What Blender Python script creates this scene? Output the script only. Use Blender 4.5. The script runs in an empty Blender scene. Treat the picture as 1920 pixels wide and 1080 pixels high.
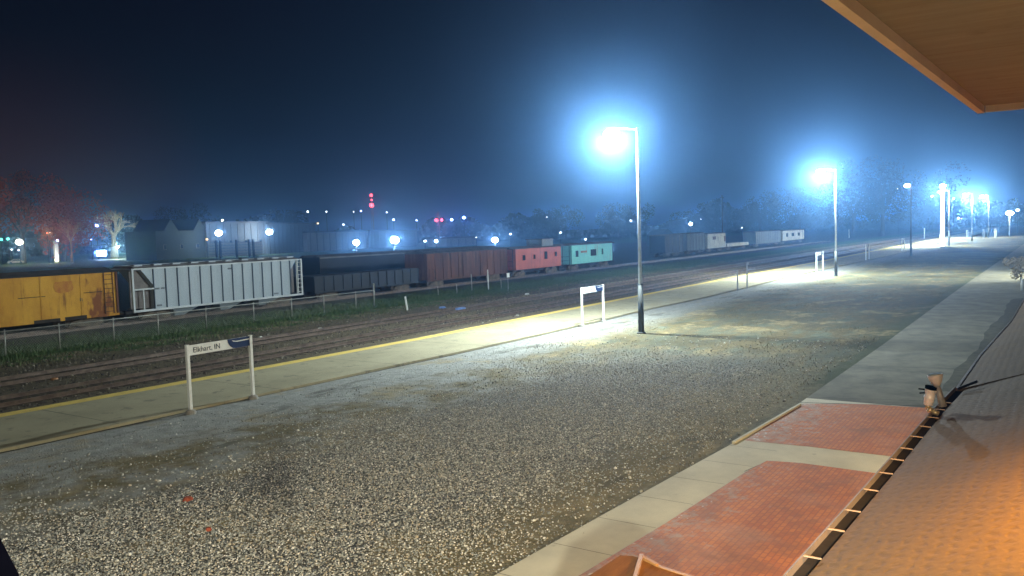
import bpy, math, random
import numpy as np
from mathutils import Vector, Matrix
random.seed(7); rng = np.random.default_rng(7)
R = math.radians
S = bpy.context.scene
COL = S.collection

# ------------------------------------------------------------------ camera geometry
F = 1560.0; H = 5.6
def _basis():
    p1 = Vector((-960, 540-(432+.031*960), -F)); p2 = Vector((960, 540-(432-.031*960), -F))
    up = p2.cross(p1).normalized()
    if up.y < 0: up = -up
    X = Vector((1040, 540-(432-.031*1040), -F)).normalized()
    Y = up.cross(X)
    return X, Y, up
BX, BY, BU = _basis()
RM = Matrix((BX, BY, BU))                       # camera vector -> world vector
def ray(px, py): return RM @ Vector((px-960, 540-py, -F))
def G(px, py, z=0.0):
    r = ray(px, py); t = (z-H)/r.z
    return Vector((r.x*t, r.y*t, z))
def PD(px, py, d):                              # point at horizontal distance d
    r = ray(px, py); t = d/math.hypot(r.x, r.y)
    return Vector((r.x*t, r.y*t, H+r.z*t))
def PY(px, py, y):
    r = ray(px, py); t = y/r.y
    return Vector((r.x*t, y, H+r.z*t))

cam = bpy.data.objects.new('camera', bpy.data.cameras.new('camera')); COL.objects.link(cam)
cam.matrix_world = Matrix.Translation((0, 0, H)) @ RM.to_4x4()
cam.data.sensor_width = 36; cam.data.lens = 36*F/1920
cam.data.clip_end = 5000; cam.data.clip_start = 0.05
S.camera = cam

# ------------------------------------------------------------------ materials
def nodes(name):
    m = bpy.data.materials.new(name); m.use_nodes = True
    nt = m.node_tree; b = nt.nodes['Principled BSDF']
    return m, nt, b
def N(nt, t, **kw):
    n = nt.nodes.new(t)
    for k, v in kw.items():
        if k in n.inputs: n.inputs[k].default_value = v
        else: setattr(n, k, v)
    return n
def ramp(nt, fac, stops):
    r = nt.nodes.new('ShaderNodeValToRGB'); e = r.color_ramp.elements
    while len(e) < len(stops): e.new(0.5)
    for i, (p, c) in enumerate(stops):
        e[i].position = p; e[i].color = (*c, 1) if len(c) == 3 else c
    nt.links.new(fac, r.inputs[0]); return r.outputs[0]
def mixc(nt, f, a, b, mode='MIX'):
    m = nt.nodes.new('ShaderNodeMix'); m.data_type = 'RGBA'; m.blend_type = mode
    for s, v in ((m.inputs[0], f), (m.inputs[6], a), (m.inputs[7], b)):
        if hasattr(v, 'links'): nt.links.new(v, s)
        elif isinstance(v, (int, float)): s.default_value = v
        else: s.default_value = (*v, 1)
    return m.outputs[2]
def math_(nt, op, a, b=0.0, c=None):
    m = nt.nodes.new('ShaderNodeMath'); m.operation = op
    for i, v in enumerate((a, b, c)):
        if v is None: continue
        if hasattr(v, 'links'): nt.links.new(v, m.inputs[i])
        else: m.inputs[i].default_value = v
    return m.outputs[0]
def maprange(nt, v, a, b, c=0., d=1.):
    m = nt.nodes.new('ShaderNodeMapRange'); nt.links.new(v, m.inputs[0])
    for i, x in enumerate((a, b, c, d)): m.inputs[i+1].default_value = x
    return m.outputs[0]
def noise(nt, co, sc, det=3, rough=.55):
    n = N(nt, 'ShaderNodeTexNoise'); n.inputs['Scale'].default_value = sc
    n.inputs['Detail'].default_value = det; n.inputs['Roughness'].default_value = rough
    nt.links.new(co, n.inputs['Vector']); return n.outputs['Fac']
def coords(nt, scale=None):
    g = nt.nodes.new('ShaderNodeNewGeometry')
    if scale is None: return g.outputs['Position']
    mp = nt.nodes.new('ShaderNodeMapping'); mp.inputs['Scale'].default_value = scale
    nt.links.new(g.outputs['Position'], mp.inputs[0]); return mp.outputs[0]
def bump(nt, b, h, strength=.4, dist=.02):
    bn = nt.nodes.new('ShaderNodeBump'); bn.inputs['Strength'].default_value = strength
    bn.inputs['Distance'].default_value = dist
    nt.links.new(h, bn.inputs['Height']); nt.links.new(bn.outputs[0], b.inputs['Normal'])

def mat(name, c1, c2=None, sc=2.0, rough=.8, metal=0., stretch=None, bs=.2, bd=.01, spots=None, streak=None):
    """two-tone mottled surface"""
    m, nt, b = nodes(name)
    c2 = c2 or tuple(x*.7 for x in c1)
    co = coords(nt, stretch) if stretch else coords(nt)
    n1 = noise(nt, co, sc, 5, .65)
    col = ramp(nt, n1, [(.35, c2), (.62, c1)])
    if spots:
        n2 = noise(nt, co, spots[1], 4, .7)
        f = maprange(nt, n2, spots[2], spots[2]+.08)
        col = mixc(nt, f, col, spots[0])
    if streak:
        n3 = noise(nt, coords(nt, (2.6, 2.6, .16)), 1.0, 5, .7); n4 = noise(nt, coords(nt), .45, 3, .6)
        f = maprange(nt, math_(nt, 'ADD', n3, math_(nt, 'MULTIPLY_ADD', n4, .5, -.25)), streak[1], streak[1]+.14, 0, streak[2])
        col = mixc(nt, f, col, streak[0])
    nt.links.new(col, b.inputs['Base Color'])
    if rough >= .75: b.inputs['Specular IOR Level'].default_value = .12
    b.inputs['Roughness'].default_value = rough; b.inputs['Metallic'].default_value = metal
    if bs: bump(nt, b, noise(nt, co, sc*6, 3), bs, bd)
    return m
def emit(name, c, s):
    m, nt, b = nodes(name)
    b.inputs['Base Color'].default_value = (*c, 1)
    b.inputs['Emission Color'].default_value = (*c, 1); b.inputs['Emission Strength'].default_value = s
    return m

M = {}
M['pole'] = mat('galvanised_pole', (.42, .44, .42), (.3, .32, .3), 3, .45, .6)
M['sleeve'] = mat('dark_sleeve', (.055, .06, .05), (.035, .04, .035), 4, .7)  # darker tone for the wider lower part of each pole
M['wood_pole'] = mat('dark_wood_pole', (.07, .05, .035), (.03, .025, .02), 3, .9, stretch=(4, 4, .5))
M['housing'] = mat('lamp_housing', (.3, .31, .32), None, 5, .5, .3)
M['white'] = mat('white_paint', (.78, .8, .76), (.66, .68, .63), 3, .45, bs=.05)
M['navy'] = mat('navy_sign_face', (.012, .03, .10), (.01, .025, .08), 3, .4, bs=0)
M['letter'] = mat('sign_lettering', (.03, .05, .08), None, 3, .5, bs=0)
M['concrete'] = mat('walk_concrete', (.60, .555, .41), (.50, .465, .345), .9, .85, spots=((.40, .37, .27), 1.7, .66), bs=.15, bd=.004)
M['platform'] = mat('platform_concrete', (.37, .335, .215), (.29, .265, .17), .35, .8, spots=((.22, .20, .135), 1.3, .58), bs=.15, bd=.004, streak=((.21, .19, .12), .60, .5))
M['footing'] = mat('concrete_footing', (.34, .33, .29), (.22, .21, .18), 4, .9)
M['tactile'] = mat('yellow_tactile', (.72, .54, .14), (.58, .43, .12), 2, .8, spots=((.36, .28, .1), 3, .62))
M['joint'] = mat('dark_joint', (.05, .048, .035), (.03, .03, .02), 3, .95)
M['asphalt'] = mat('old_walk', (.19, .18, .13), (.115, .11, .08), .8, .9, spots=((.13, .12, .10), 1.4, .62), bs=.3, bd=.004)
M['steel'] = mat('rail_steel', (.16, .12, .09), (.08, .055, .04), 3, .5, .6)
M['tie'] = mat('old_ties', (.08, .065, .045), None, 2, .95)
M['galv'] = mat('fence_galvanised', (.36, .37, .33), (.22, .22, .19), 2, .5, .5)
M['hopper'] = mat('hopper_grey_paint', (.36, .41, .43), (.31, .36, .38), .5, .55, stretch=(1, 1, .35), spots=((.33, .32, .28), .8, .66), bs=.05, streak=((.22, .17, .12), .60, .7))
M['hopper_dark'] = mat('hopper_dark_steel', (.19, .17, .15), (.12, .10, .085), 1.2, .7)  # darker brown-grey steel for the hopper's ends and roof
M['yellow_car'] = mat('faded_yellow_car', (.56, .30, .045), (.40, .185, .03), .8, .75, stretch=(1, 1, .5), spots=((.20, .075, .03), .55, .575), bs=.2, streak=((.16, .065, .03), .56, .85))
M['rust'] = mat('rusty_boxcar', (.14, .065, .04), (.075, .04, .03), .7, .85, stretch=(1.6, 1.6, .3), spots=((.05, .045, .04), 1.2, .6), streak=((.22, .15, .11), .58, .6))
M['red_car'] = mat('caboose_red', (.42, .095, .05), (.32, .07, .04), .8, .65, spots=((.25, .07, .05), 1.4, .62), streak=((.16, .05, .04), .56, .8))
M['teal_car'] = mat('caboose_teal', (.16, .50, .42), (.12, .40, .36), .7, .6, spots=((.28, .36, .3), 1.1, .63), streak=((.22, .2, .15), .58, .8))
M['cream_car'] = mat('cream_car', (.46, .43, .33), (.34, .32, .25), .6, .7, spots=((.2, .17, .12), 1.1, .6), streak=((.16, .11, .07), .56, .8))
M['grey_car'] = mat('grey_car', (.2, .21, .2), (.13, .14, .14), .5, .8, stretch=(1.5, 1.5, .3))
M['dark_car'] = mat('dark_car', (.014, .018, .022), (.009, .012, .014), .6, .7)
M['roof_dark'] = mat('car_roof', (.12, .11, .10), (.06, .055, .05), .8, .8)
M['under'] = mat('underframe', (.05, .04, .032), (.03, .025, .02), 2, .85)
M['bogie'] = mat('bogie_cast', (.16, .13, .09), (.07, .055, .04), 2.2, .85)
M['glass'] = mat('dark_glass', (.015, .02, .025), None, 2, .15, bs=0)
M['red_patch'] = mat('faded_red_lettering', (.36, .09, .045), None, 1.5, .8, bs=0)
M['stencil'] = mat('dark_stencil', (.12, .12, .12), None, 2, .8, bs=0)
M['bldg_grey'] = mat('metal_siding', (.14, .17, .19), (.11, .14, .16), .12, .7, stretch=(1, 1, .2), bs=0)
M['bldg_pale'] = mat('pale_siding', (.30, .30, .30), (.24, .25, .25), .12, .7, bs=0)
M['bldg_dark'] = mat('dark_siding', (.05, .065, .055), (.035, .045, .04), .2, .8, bs=0)
M['roof_grey'] = mat('flat_roof', (.16, .17, .18), None, .3, .8, bs=0)
M['bark'] = mat('bark_painted_lit', (.42, .38, .24), (.28, .25, .16), 1.2, .9)  # pale bark, the tree's lit look partly put into the colour
M['dark_bark'] = mat('dark_bark', (.07, .055, .04), None, 1.2, .9)
M['blue_tarp'] = mat('blue_plastic', (.12, .22, .48), (.09, .16, .36), 3, .45)
M['brick_red'] = mat('brick_chunk', (.38, .10, .055), None, 8, .9)
M['brownwood'] = mat('stained_boards', (.17, .062, .012), (.09, .03, .007), 1.6, .9, stretch=(1, 7, 7), bs=.4)
M['orange_trim'] = mat('orange_trim', (.30, .14, .04), (.24, .11, .03), 3, .6)
M['fascia'] = mat('fascia_paint', (.56, .48, .38), (.47, .40, .32), 4, .6)
M['silver'] = mat('silver_metal', (.86, .86, .88), (.72, .72, .75), 12, .4, .1, bs=.05)
M['black'] = mat('black_plastic', (.0003, .0003, .0006), None, 4, .9, bs=0); M['black'].node_tree.nodes['Principled BSDF'].inputs['Specular IOR Level'].default_value = 0
M['wall'] = mat('station_brick', (.22, .09, .05), (.16, .065, .04), 3, .9)

# soffit : painted boards, seams along the building
m, nt, b = nodes('soffit_boards'); M['soffit'] = m
co = coords(nt); n1 = noise(nt, co, 1.3, 4, .6)
c = ramp(nt, n1, [(.3, (.135, .128, .11)), (.7, (.175, .165, .145))])
sep = nt.nodes.new('ShaderNodeSeparateXYZ'); nt.links.new(co, sep.inputs[0])
u = math_(nt, 'ADD', math_(nt, 'MULTIPLY', sep.outputs[0], .75), math_(nt, 'MULTIPLY', sep.outputs[1], 1.0))
seam = math_(nt, 'PINGPONG', math_(nt, 'ADD', sep.outputs[0], 0.0), .62)
f = maprange(nt, seam, .0, .016, .55, 0)
c = mixc(nt, f, c, (.09, .05, .02))
nt.links.new(c, b.inputs['Base Color']); b.inputs['Roughness'].default_value = .75
ng = noise(nt, coords(nt, (14, 1.2, 1)), 1.5, 5, .7)
c = mixc(nt, maprange(nt, ng, .4, .65, 0, .4), c, (.09, .065, .045)); c = mixc(nt, maprange(nt, noise(nt, co, 2.2, 5, .75), .56, .66, 0, .5), c, (.08, .06, .04)); nt.links.new(c, b.inputs['Base Color'])
bump(nt, b, ng, .35, .006)

# roof shingles on the canopy (small fish-scale dimples)
m, nt, b = nodes('canopy_shingles'); M['shingles'] = m
co = coords(nt)
sp = nt.nodes.new('ShaderNodeSeparateXYZ'); nt.links.new(co, sp.inputs[0])
row = math_(nt, 'MULTIPLY', sp.outputs[1], 1/.095); col_ = math_(nt, 'ADD', math_(nt, 'MULTIPLY', sp.outputs[0], 1/.13), math_(nt, 'MULTIPLY', math_(nt, 'MODULO', math_(nt, 'FLOOR', row), 2), .5))
wn = math_(nt, 'MULTIPLY_ADD', noise(nt, co, 9, 3), 1.3, -.65)
px_ = math_(nt, 'ABSOLUTE', math_(nt, 'SUBTRACT', math_(nt, 'FRACT', math_(nt, 'ADD', col_, wn)), .5)); py_ = math_(nt, 'ABSOLUTE', math_(nt, 'SUBTRACT', math_(nt, 'FRACT', math_(nt, 'ADD', row, wn)), .5))
dm = math_(nt, 'SQRT', math_(nt, 'ADD', math_(nt, 'MULTIPLY', px_, px_), math_(nt, 'MULTIPLY', math_(nt, 'MULTIPLY', py_, py_), 1.4)))
dimple = maprange(nt, dm, .12, .42)
n1 = noise(nt, co, 1.1, 5, .7)
c = mixc(nt, maprange(nt, n1, .3, .7), (.22, .125, .03), (.135, .085, .03))
c = mixc(nt, .4, c, ramp(nt, noise(nt, co, 22, 3), [(.3, (.09, .06, .03)), (.7, (.20, .13, .055))]))
c = mixc(nt, maprange(nt, dm, .05, .3, .42, 0), c, (.09, .06, .03))
nt.links.new(c, b.inputs['Base Color']); b.inputs['Specular IOR Level'].default_value = .1; b.inputs['Roughness'].default_value = .75
h = math_(nt, 'ADD', dimple, math_(nt, 'MULTIPLY', noise(nt, co, 14, 3), .5))
bump(nt, b, h, .4, .008)

# red brick paving with dusty spots
m, nt, b = nodes('brick_paving'); M['paver'] = m
co = coords(nt)
br = nt.nodes.new('ShaderNodeTexBrick'); nt.links.new(co, br.inputs['Vector'])
br.inputs['Scale'].default_value = 1; br.inputs['Brick Width'].default_value = .21; br.inputs['Row Height'].default_value = .105
br.inputs['Mortar Size'].default_value = .012
br.inputs['Color1'].default_value = (.52, .165, .03, 1); br.inputs['Color2'].default_value = (.41, .11, .025, 1)
br.inputs['Mortar'].default_value = (.34, .105, .035, 1); br.inputs['Bias'].default_value = -.2
sep = nt.nodes.new('ShaderNodeSeparateXYZ'); nt.links.new(co, sep.inputs[0])
edge = maprange(nt, sep.outputs[1], 4.2, 6.6, -.16, .10)
n1 = math_(nt, 'ADD', noise(nt, co, 3.6, 6, .75), edge)
c = mixc(nt, maprange(nt, n1, .50, .64), br.outputs['Color'], (.40, .26, .18))
n2 = noise(nt, co, .5, 3); c = mixc(nt, maprange(nt, n2, .5, .75, 0, .55), c, (.42, .25, .17)); c = mixc(nt, maprange(nt, noise(nt, co, 1.1, 5, .7), .50, .66, 0, .6), c, (.22, .09, .04))
n3 = noise(nt, co, 9, 2); c = mixc(nt, maprange(nt, math_(nt, 'ADD', n3, edge), .72, .76), c, (.6, .54, .46))
nt.links.new(c, b.inputs['Base Color']); b.inputs['Specular IOR Level'].default_value = .1; b.inputs['Roughness'].default_value = .7
bump(nt, b, br.outputs['Fac'], -.3, .006)

# the ground : one sheet, zones in world coordinates
m, nt, b = nodes('yard_ground'); M['ground'] = m
co = coords(nt)
sep = nt.nodes.new('ShaderNodeSeparateXYZ'); nt.links.new(co, sep.inputs[0]); gx, gy = sep.outputs[0], sep.outputs[1]
nL = noise(nt, co, .11, 4, .6); nM = noise(nt, co, .55, 5, .65); nS = noise(nt, co, 2.4, 5, .7); nF = noise(nt, co, 9, 4, .7)
sco = coords(nt, (.35, 1.3, 1)); nStr = noise(nt, sco, .8, 5, .7)
wy = math_(nt, 'ADD', gy, math_(nt, 'ADD', math_(nt, 'MULTIPLY_ADD', nM, 3.4, -1.7), math_(nt, 'MULTIPLY_ADD', nS, 1.4, -.7)))
vor = nt.nodes.new('ShaderNodeTexVoronoi'); vor.inputs['Scale'].default_value = 22; nt.links.new(co, vor.inputs['Vector'])
sepc = nt.nodes.new('ShaderNodeSeparateColor'); nt.links.new(vor.outputs['Color'], sepc.inputs[0])
stone = ramp(nt, sepc.outputs[0], [(0, (.13, .135, .12)), (.35, (.27, .275, .24)), (.7, (.42, .42, .37)), (.92, (.56, .54, .46)), (1, (.75, .72, .62))])
stone = mixc(nt, math_(nt, 'MULTIPLY', sepc.outputs[1], .35), stone, (.20, .13, .08))
dark_e = maprange(nt, vor.outputs['Distance'], .25, .6, 0, .75)
stone = mixc(nt, dark_e, stone, (.03, .03, .027))
dirt = ramp(nt, nS, [(.3, (.14, .112, .062)), (.55, (.23, .19, .11)), (.75, (.33, .28, .175))])
dirt = mixc(nt, maprange(nt, nF, .4, .7, 0, .5), dirt, (.11, .115, .055))
pale = ramp(nt, nS, [(.25, (.20, .205, .18)), (.55, (.33, .335, .30)), (.8, (.42, .42, .375))])
pale = mixc(nt, maprange(nt, nF, .62, .7, 0, .6), pale, (.09, .09, .07))
ballast = ramp(nt, nF, [(.3, (.06, .048, .03)), (.5, (.115, .095, .06)), (.7, (.18, .15, .10))])
ballast = mixc(nt, maprange(nt, nStr, .52, .68, 0, .8), ballast, (.16, .14, .10))
grass = ramp(nt, nS, [(.3, (.03, .06, .014)), (.6, (.055, .105, .024)), (.8, (.10, .13, .04))])
farg = ramp(nt, nS, [(.3, (.035, .04, .025)), (.7, (.075, .08, .05))])
# lot: gravel in the middle, dirt toward the walk, pale fines toward the platform
lot = mixc(nt, maprange(nt, wy, 8.6, 10.4), dirt, stone)
g_end = math_(nt, 'MULTIPLY_ADD', gx, -.035, 18.6)
wd = math_(nt, 'SUBTRACT', wy, g_end)
mixdp = mixc(nt, maprange(nt, nM, .44, .6), dirt, pale)
lot = mixc(nt, maprange(nt, wd, -2.2, -.4), lot, mixdp)
lot = mixc(nt, maprange(nt, wd, 1.6, 3.2), lot, pale)
olive = mixc(nt, maprange(nt, math_(nt, 'ADD', nStr, math_(nt, 'MULTIPLY_ADD', nM, .6, -.3)), .47, .62), dirt, mixc(nt, .45, pale, grass))
wx = math_(nt, 'ADD', gx, math_(nt, 'MULTIPLY_ADD', nM, 8, -4))
xf = maprange(nt, wx, 27, 36)
nearband = maprange(nt, gy, 18.5, 21.5, 1, .25)
olive = mixc(nt, 1.0, olive, (.62, .60, .52), 'MULTIPLY')  # dirt and grass zone, darkened in colour to offset the nearest lamp's glow
shp = maprange(nt, math_(nt, 'ADD', nL, math_(nt, 'MULTIPLY_ADD', nStr, .5, -.25)), .45, .58, 0, .6); olive = mixc(nt, shp, olive, (.05, .05, .03))
lot = mixc(nt, math_(nt, 'MULTIPLY', xf, nearband), lot, olive)
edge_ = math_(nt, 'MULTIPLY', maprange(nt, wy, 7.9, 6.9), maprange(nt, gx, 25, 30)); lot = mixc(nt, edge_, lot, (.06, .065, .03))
tp = maprange(nt, noise(nt, co, .33, 4, .6), .56, .64, 0, .75); lot = mixc(nt, math_(nt, 'MULTIPLY', tp, maprange(nt, nS, .35, .6)), lot, (.30, .24, .12)); dk = maprange(nt, noise(nt, sco, .45, 5, .7), .57, .64, 0, .6); lot = mixc(nt, dk, lot, (.075, .07, .045))
c = mixc(nt, maprange(nt, gy, 28.6, 29.2), lot, ballast)
sh = maprange(nt, math_(nt, 'ABSOLUTE', math_(nt, 'SUBTRACT', wy, 38.0)), .3, .9, .8, 0)
c = mixc(nt, math_(nt, 'MULTIPLY', sh, maprange(nt, gx, 46, 60)), c, (.34, .32, .24))
c = mixc(nt, maprange(nt, wy, 39.5, 41.5), c, mixc(nt, maprange(nt, nM, .4, .6), dirt, grass))
c = mixc(nt, maprange(nt, wy, 42, 44), c, grass)
c = mixc(nt, maprange(nt, wy, 48, 50), c, farg)
c = mixc(nt, maprange(nt, gy, 120, 140), c, grass)
nt.links.new(c, b.inputs['Base Color']); b.inputs['Specular IOR Level'].default_value = .1; b.inputs['Roughness'].default_value = .92
hgt = math_(nt, 'ADD', math_(nt, 'MULTIPLY', vor.outputs['Distance'], -1.0), math_(nt, 'MULTIPLY', nS, 2.5))
bump(nt, b, hgt, .8, .035)

# loose stones (own tone per stone)
m, nt, b = nodes('crushed_stone'); M['stones'] = m
g = nt.nodes.new('ShaderNodeNewGeometry')
c = ramp(nt, g.outputs['Random Per Island'], [(0, (.10, .105, .10)), (.25, (.27, .28, .25)), (.55, (.42, .43, .38)), (.78, (.44, .38, .27)), (.9, (.65, .64, .57)), (1, (.85, .83, .75))])
nt.links.new(c, b.inputs['Base Color']); b.inputs['Roughness'].default_value = .85
m, nt, b = nodes('ballast_stone'); M['ballast_stone'] = m
g = nt.nodes.new('ShaderNodeNewGeometry')
nt.links.new(ramp(nt, g.outputs['Random Per Island'], [(0, (.03, .025, .02)), (.85, (.11, .09, .065)), (1, (.3, .28, .22))]), b.inputs['Base Color']); b.inputs['Roughness'].default_value = .95
def leafmat(name, a, c_):
    m, nt, b = nodes(name); g = nt.nodes.new('ShaderNodeNewGeometry')
    nt.links.new(ramp(nt, g.outputs['Random Per Island'], [(0, a), (1, c_)]), b.inputs['Base Color'])
    b.inputs['Roughness'].default_value = .8; return m
M['grassblade'] = leafmat('grass_blades', (.03, .06, .012), (.08, .115, .03))
M['drygrass'] = leafmat('dry_weeds', (.10, .085, .04), (.20, .17, .09))
M['rustleaf'] = leafmat('rust_leaves', (.20, .035, .012), (.32, .08, .02))
M['darkleaf'] = leafmat('dark_leaves', (.012, .02, .012), (.035, .045, .025))
M['tanleaf'] = leafmat('tan_leaves', (.30, .25, .17), (.50, .44, .32))

# ------------------------------------------------------------------ mesh builder
class MB:
    def __init__(s): s.v = []; s.f = []
    def add(s, vs, fs):
        o = len(s.v); s.v += [tuple(x) for x in vs]; s.f += [tuple(o+i for i in f) for f in fs]; return s
    def box(s, x0, x1, y0, y1, z0, z1):
        v = [(x, y, z) for x in (x0, x1) for y in (y0, y1) for z in (z0, z1)]
        return s.add(v, [(0,1,3,2), (4,6,7,5), (0,4,5,1), (2,3,7,6), (0,2,6,4), (1,5,7,3)])
    def bar(s, a, b, w, h=None, up=Vector((0, 0, 1))):
        a = Vector(a); b = Vector(b); h = h or w; d = (b-a).normalized()
        if abs(d.dot(up)) > .98: up = Vector((1, 0, 0))
        p = d.cross(up).normalized()*w/2; q = p.cross(d).normalized()*h/2
        v = [e+i*p+j*q for e in (a, b) for i, j in ((-1,-1), (1,-1), (1,1), (-1,1))]
        return s.add(v, [(3,2,1,0), (4,5,6,7), (0,1,5,4), (1,2,6,5), (2,3,7,6), (3,0,4,7)])
    def cyl(s, a, b, r0, r1=None, n=12, caps=True):
        a = Vector(a); b = Vector(b); r1 = r0 if r1 is None else r1; d = (b-a).normalized()
        up = Vector((0, 0, 1)) if abs(d.z) < .98 else Vector((1, 0, 0))
        p = d.cross(up).normalized(); q = d.cross(p)
        v = []
        for e, r in ((a, r0), (b, r1)):
            for k in range(n):
                t = 2*math.pi*k/n; v.append(e+p*math.cos(t)*r+q*math.sin(t)*r)
        f = [(k, (k+1) % n, n+(k+1) % n, n+k) for k in range(n)]
        if caps: f += [tuple(range(n-1, -1, -1)), tuple(range(n, 2*n))]
        return s.add(v, f)
    def lathe(s, a, axis, prof, n=16):
        a = Vector(a); d = Vector(axis).normalized()
        up = Vector((0, 0, 1)) if abs(d.z) < .98 else Vector((1, 0, 0))
        p = d.cross(up).normalized(); q = d.cross(p); v = []
        for h, r in prof:
            for k in range(n):
                t = 2*math.pi*k/n; v.append(a+d*h+p*math.cos(t)*r+q*math.sin(t)*r)
        f = [(j*n+k, j*n+(k+1) % n, (j+1)*n+(k+1) % n, (j+1)*n+k) for j in range(len(prof)-1) for k in range(n)]
        f += [tuple(range(n-1, -1, -1)), tuple(range((len(prof)-1)*n, len(prof)*n))]
        return s.add(v, f)
    def ball(s, c, r, n=10, m=6, sq=1):
        prof = [(-r*math.cos(math.pi*(i+.02)/(m+.04))*sq, r*math.sin(math.pi*(i+.02)/(m+.04))) for i in range(m+1)]
        return s.lathe(c, (0, 0, 1), prof, n)
    def prism(s, poly, axis, a, b):
        """extrude 2-D polygon: axis 'y' -> poly (x,z) ; 'z' -> poly (x,y); 'x' -> poly (y,z)"""
        def P(u, w, t): return {'y': (u, t, w), 'z': (u, w, t), 'x': (t, u, w)}[axis]
        n = len(poly); v = [P(u, w, a) for u, w in poly]+[P(u, w, b) for u, w in poly]
        return s.add(v, [tuple(range(n)), tuple(range(2*n-1, n-1, -1))]+[(k, k+n, (k+1) % n+n, (k+1) % n) for k in range(n)])
    def build(s, name, m, parent=None, smooth=False, loc=None):
        me = bpy.data.meshes.new(name); o = bpy.data.objects.new(name, me); COL.objects.link(o)
        off = Vector((0, 0, 0))
        if parent is not None:
            q = parent
            while q is not None: off += q.location; q = q.parent
            o.parent = parent
        elif loc is not None: off = Vector(loc); o.location = off
        me.from_pydata([(x-off.x, y-off.y, z-off.z) for x, y, z in s.v], [], s.f)
        me.materials.append(m); me.validate(); me.update()
        import bmesh
        bm = bmesh.new(); bm.from_mesh(me); bmesh.ops.recalc_face_normals(bm, faces=bm.faces); bm.to_mesh(me); bm.free()
        if smooth:
            for p in me.polygons: p.use_smooth = True
        return o
def tag(o, label=None, cat=None, group=None, kind=None):
    if label: o['label'] = label
    if cat: o['category'] = cat
    if group: o['group'] = group
    if kind: o['kind'] = kind
    return o
def thing(name, loc, label, cat, group=None, rz=0):
    o = bpy.data.objects.new(name, None); COL.objects.link(o); o.location = loc; o.rotation_euler.z = rz
    o.empty_display_size = .2
    return tag(o, label, cat, group)
def copy_tree(o, parent=None):
    c = o.copy(); COL.objects.link(c)
    if parent is not None: c.parent = parent
    for ch in [x for x in bpy.data.objects if x.parent == o]: copy_tree(ch, c)
    return c
def light(name, kind, loc, col, power, parent=None, **kw):
    l = bpy.data.lights.new(name, kind); l.color = col; l.energy = power
    for k, v in kw.items(): setattr(l, k, v)
    o = bpy.data.objects.new(name, l); COL.objects.link(o); o.location = loc
    if parent is not None:
        o.parent = parent; o.location = Vector(loc)-parent.location
    return o
def aim(o, d): o.rotation_euler = Vector(d).to_track_quat('-Z', 'Y').to_euler()

# ------------------------------------------------------------------ setting
g = MB(); g.add([(-60, -60, 0), (1500, -60, 0), (1500, 1300, 0), (-60, 1300, 0)], [(0, 1, 2, 3)])
tag(g.build('ground', M['ground']), kind='structure')

def strip(left, right, z, name, m, thick=None, kind='structure', label=None):
    n = len(left); v = [(p.x, p.y, z) for p in left]+[(p.x, p.y, z) for p in right]
    f = [(k, k+1, n+k+1, n+k) for k in range(n-1)]
    mb = MB()
    if thick:
        v += [(x, y, z-thick) for x, y, _ in v[:2*n]]
        f += [(2*n+k, 3*n+k, 3*n+k+1, 2*n+k+1) for k in range(n-1)]
        f += [(k, 2*n+k, 2*n+k+1, k+1) for k in range(n-1)]+[(n+k, n+k+1, 3*n+k+1, 3*n+k) for k in range(n-1)]
        f += [(0, n, 3*n, 2*n), (n-1, 3*n-1, 4*n-1, 2*n-1)]
    mb.add(v, f); return tag(mb.build(name, m), kind=kind)
def resample(pts, xs):
    px = [p.x for p in pts]; py = [p.y for p in pts]
    return [Vector((x, float(np.interp(x, px, py)), 0)) for x in xs]
ZP = .09
xs = list(np.linspace(0, 330, 90))
front = [Vector((-5, 30.1, 0))]+[G(*p, ZP) for p in ((0, 776), (350, 713), (760, 638), (1090, 574), (1380, 518), (1530, 491))]+[Vector((180, 28.2, 0)), Vector((330, 27.6, 0))]
back = [Vector((-5, 25.6, 0))]+[G(*p, ZP) for p in ((0, 843), (350, 767.5), (500, 736), (672, 699), (755, 681), (862, 659), (1000, 629), (1137, 597), (1209, 580), (1329, 555), (1400, 538), (1493, 515))]+[Vector((140, 22.3, 0)), Vector((330, 22.3, 0))]
fr = resample(front, xs); bk = resample(back, xs)
tac = [Vector((p.x, p.y-.62, 0)) for p in fr]
strip(fr, bk, ZP, 'platform', M['platform'], .09)
strip(fr, tac, ZP+.006, 'tactile_strip', M['tactile'])
bk2 = [Vector((p.x, p.y-.09-.05*math.sin(p.x*1.3), 0)) for p in bk]
strip(bk, bk2, .005, 'platform_gap', M['joint'])
# expansion joints across the platform
mb = MB()
for k in range(36):
    x = 8+k*6.1; yf = float(np.interp(x, xs, [p.y for p in tac])); yb = float(np.interp(x, xs, [p.y for p in bk]))
    mb.add([(x, yb+.02, ZP+.004), (x+.035, yb+.02, ZP+.004), (x+.035, yf-.02, ZP+.004), (x, yf-.02, ZP+.004)], [(0, 1, 2, 3)])
tag(mb.build('platform_joints', mat('joint_grey', (.16, .145, .10), None, 3, .9)), kind='structure')

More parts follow.
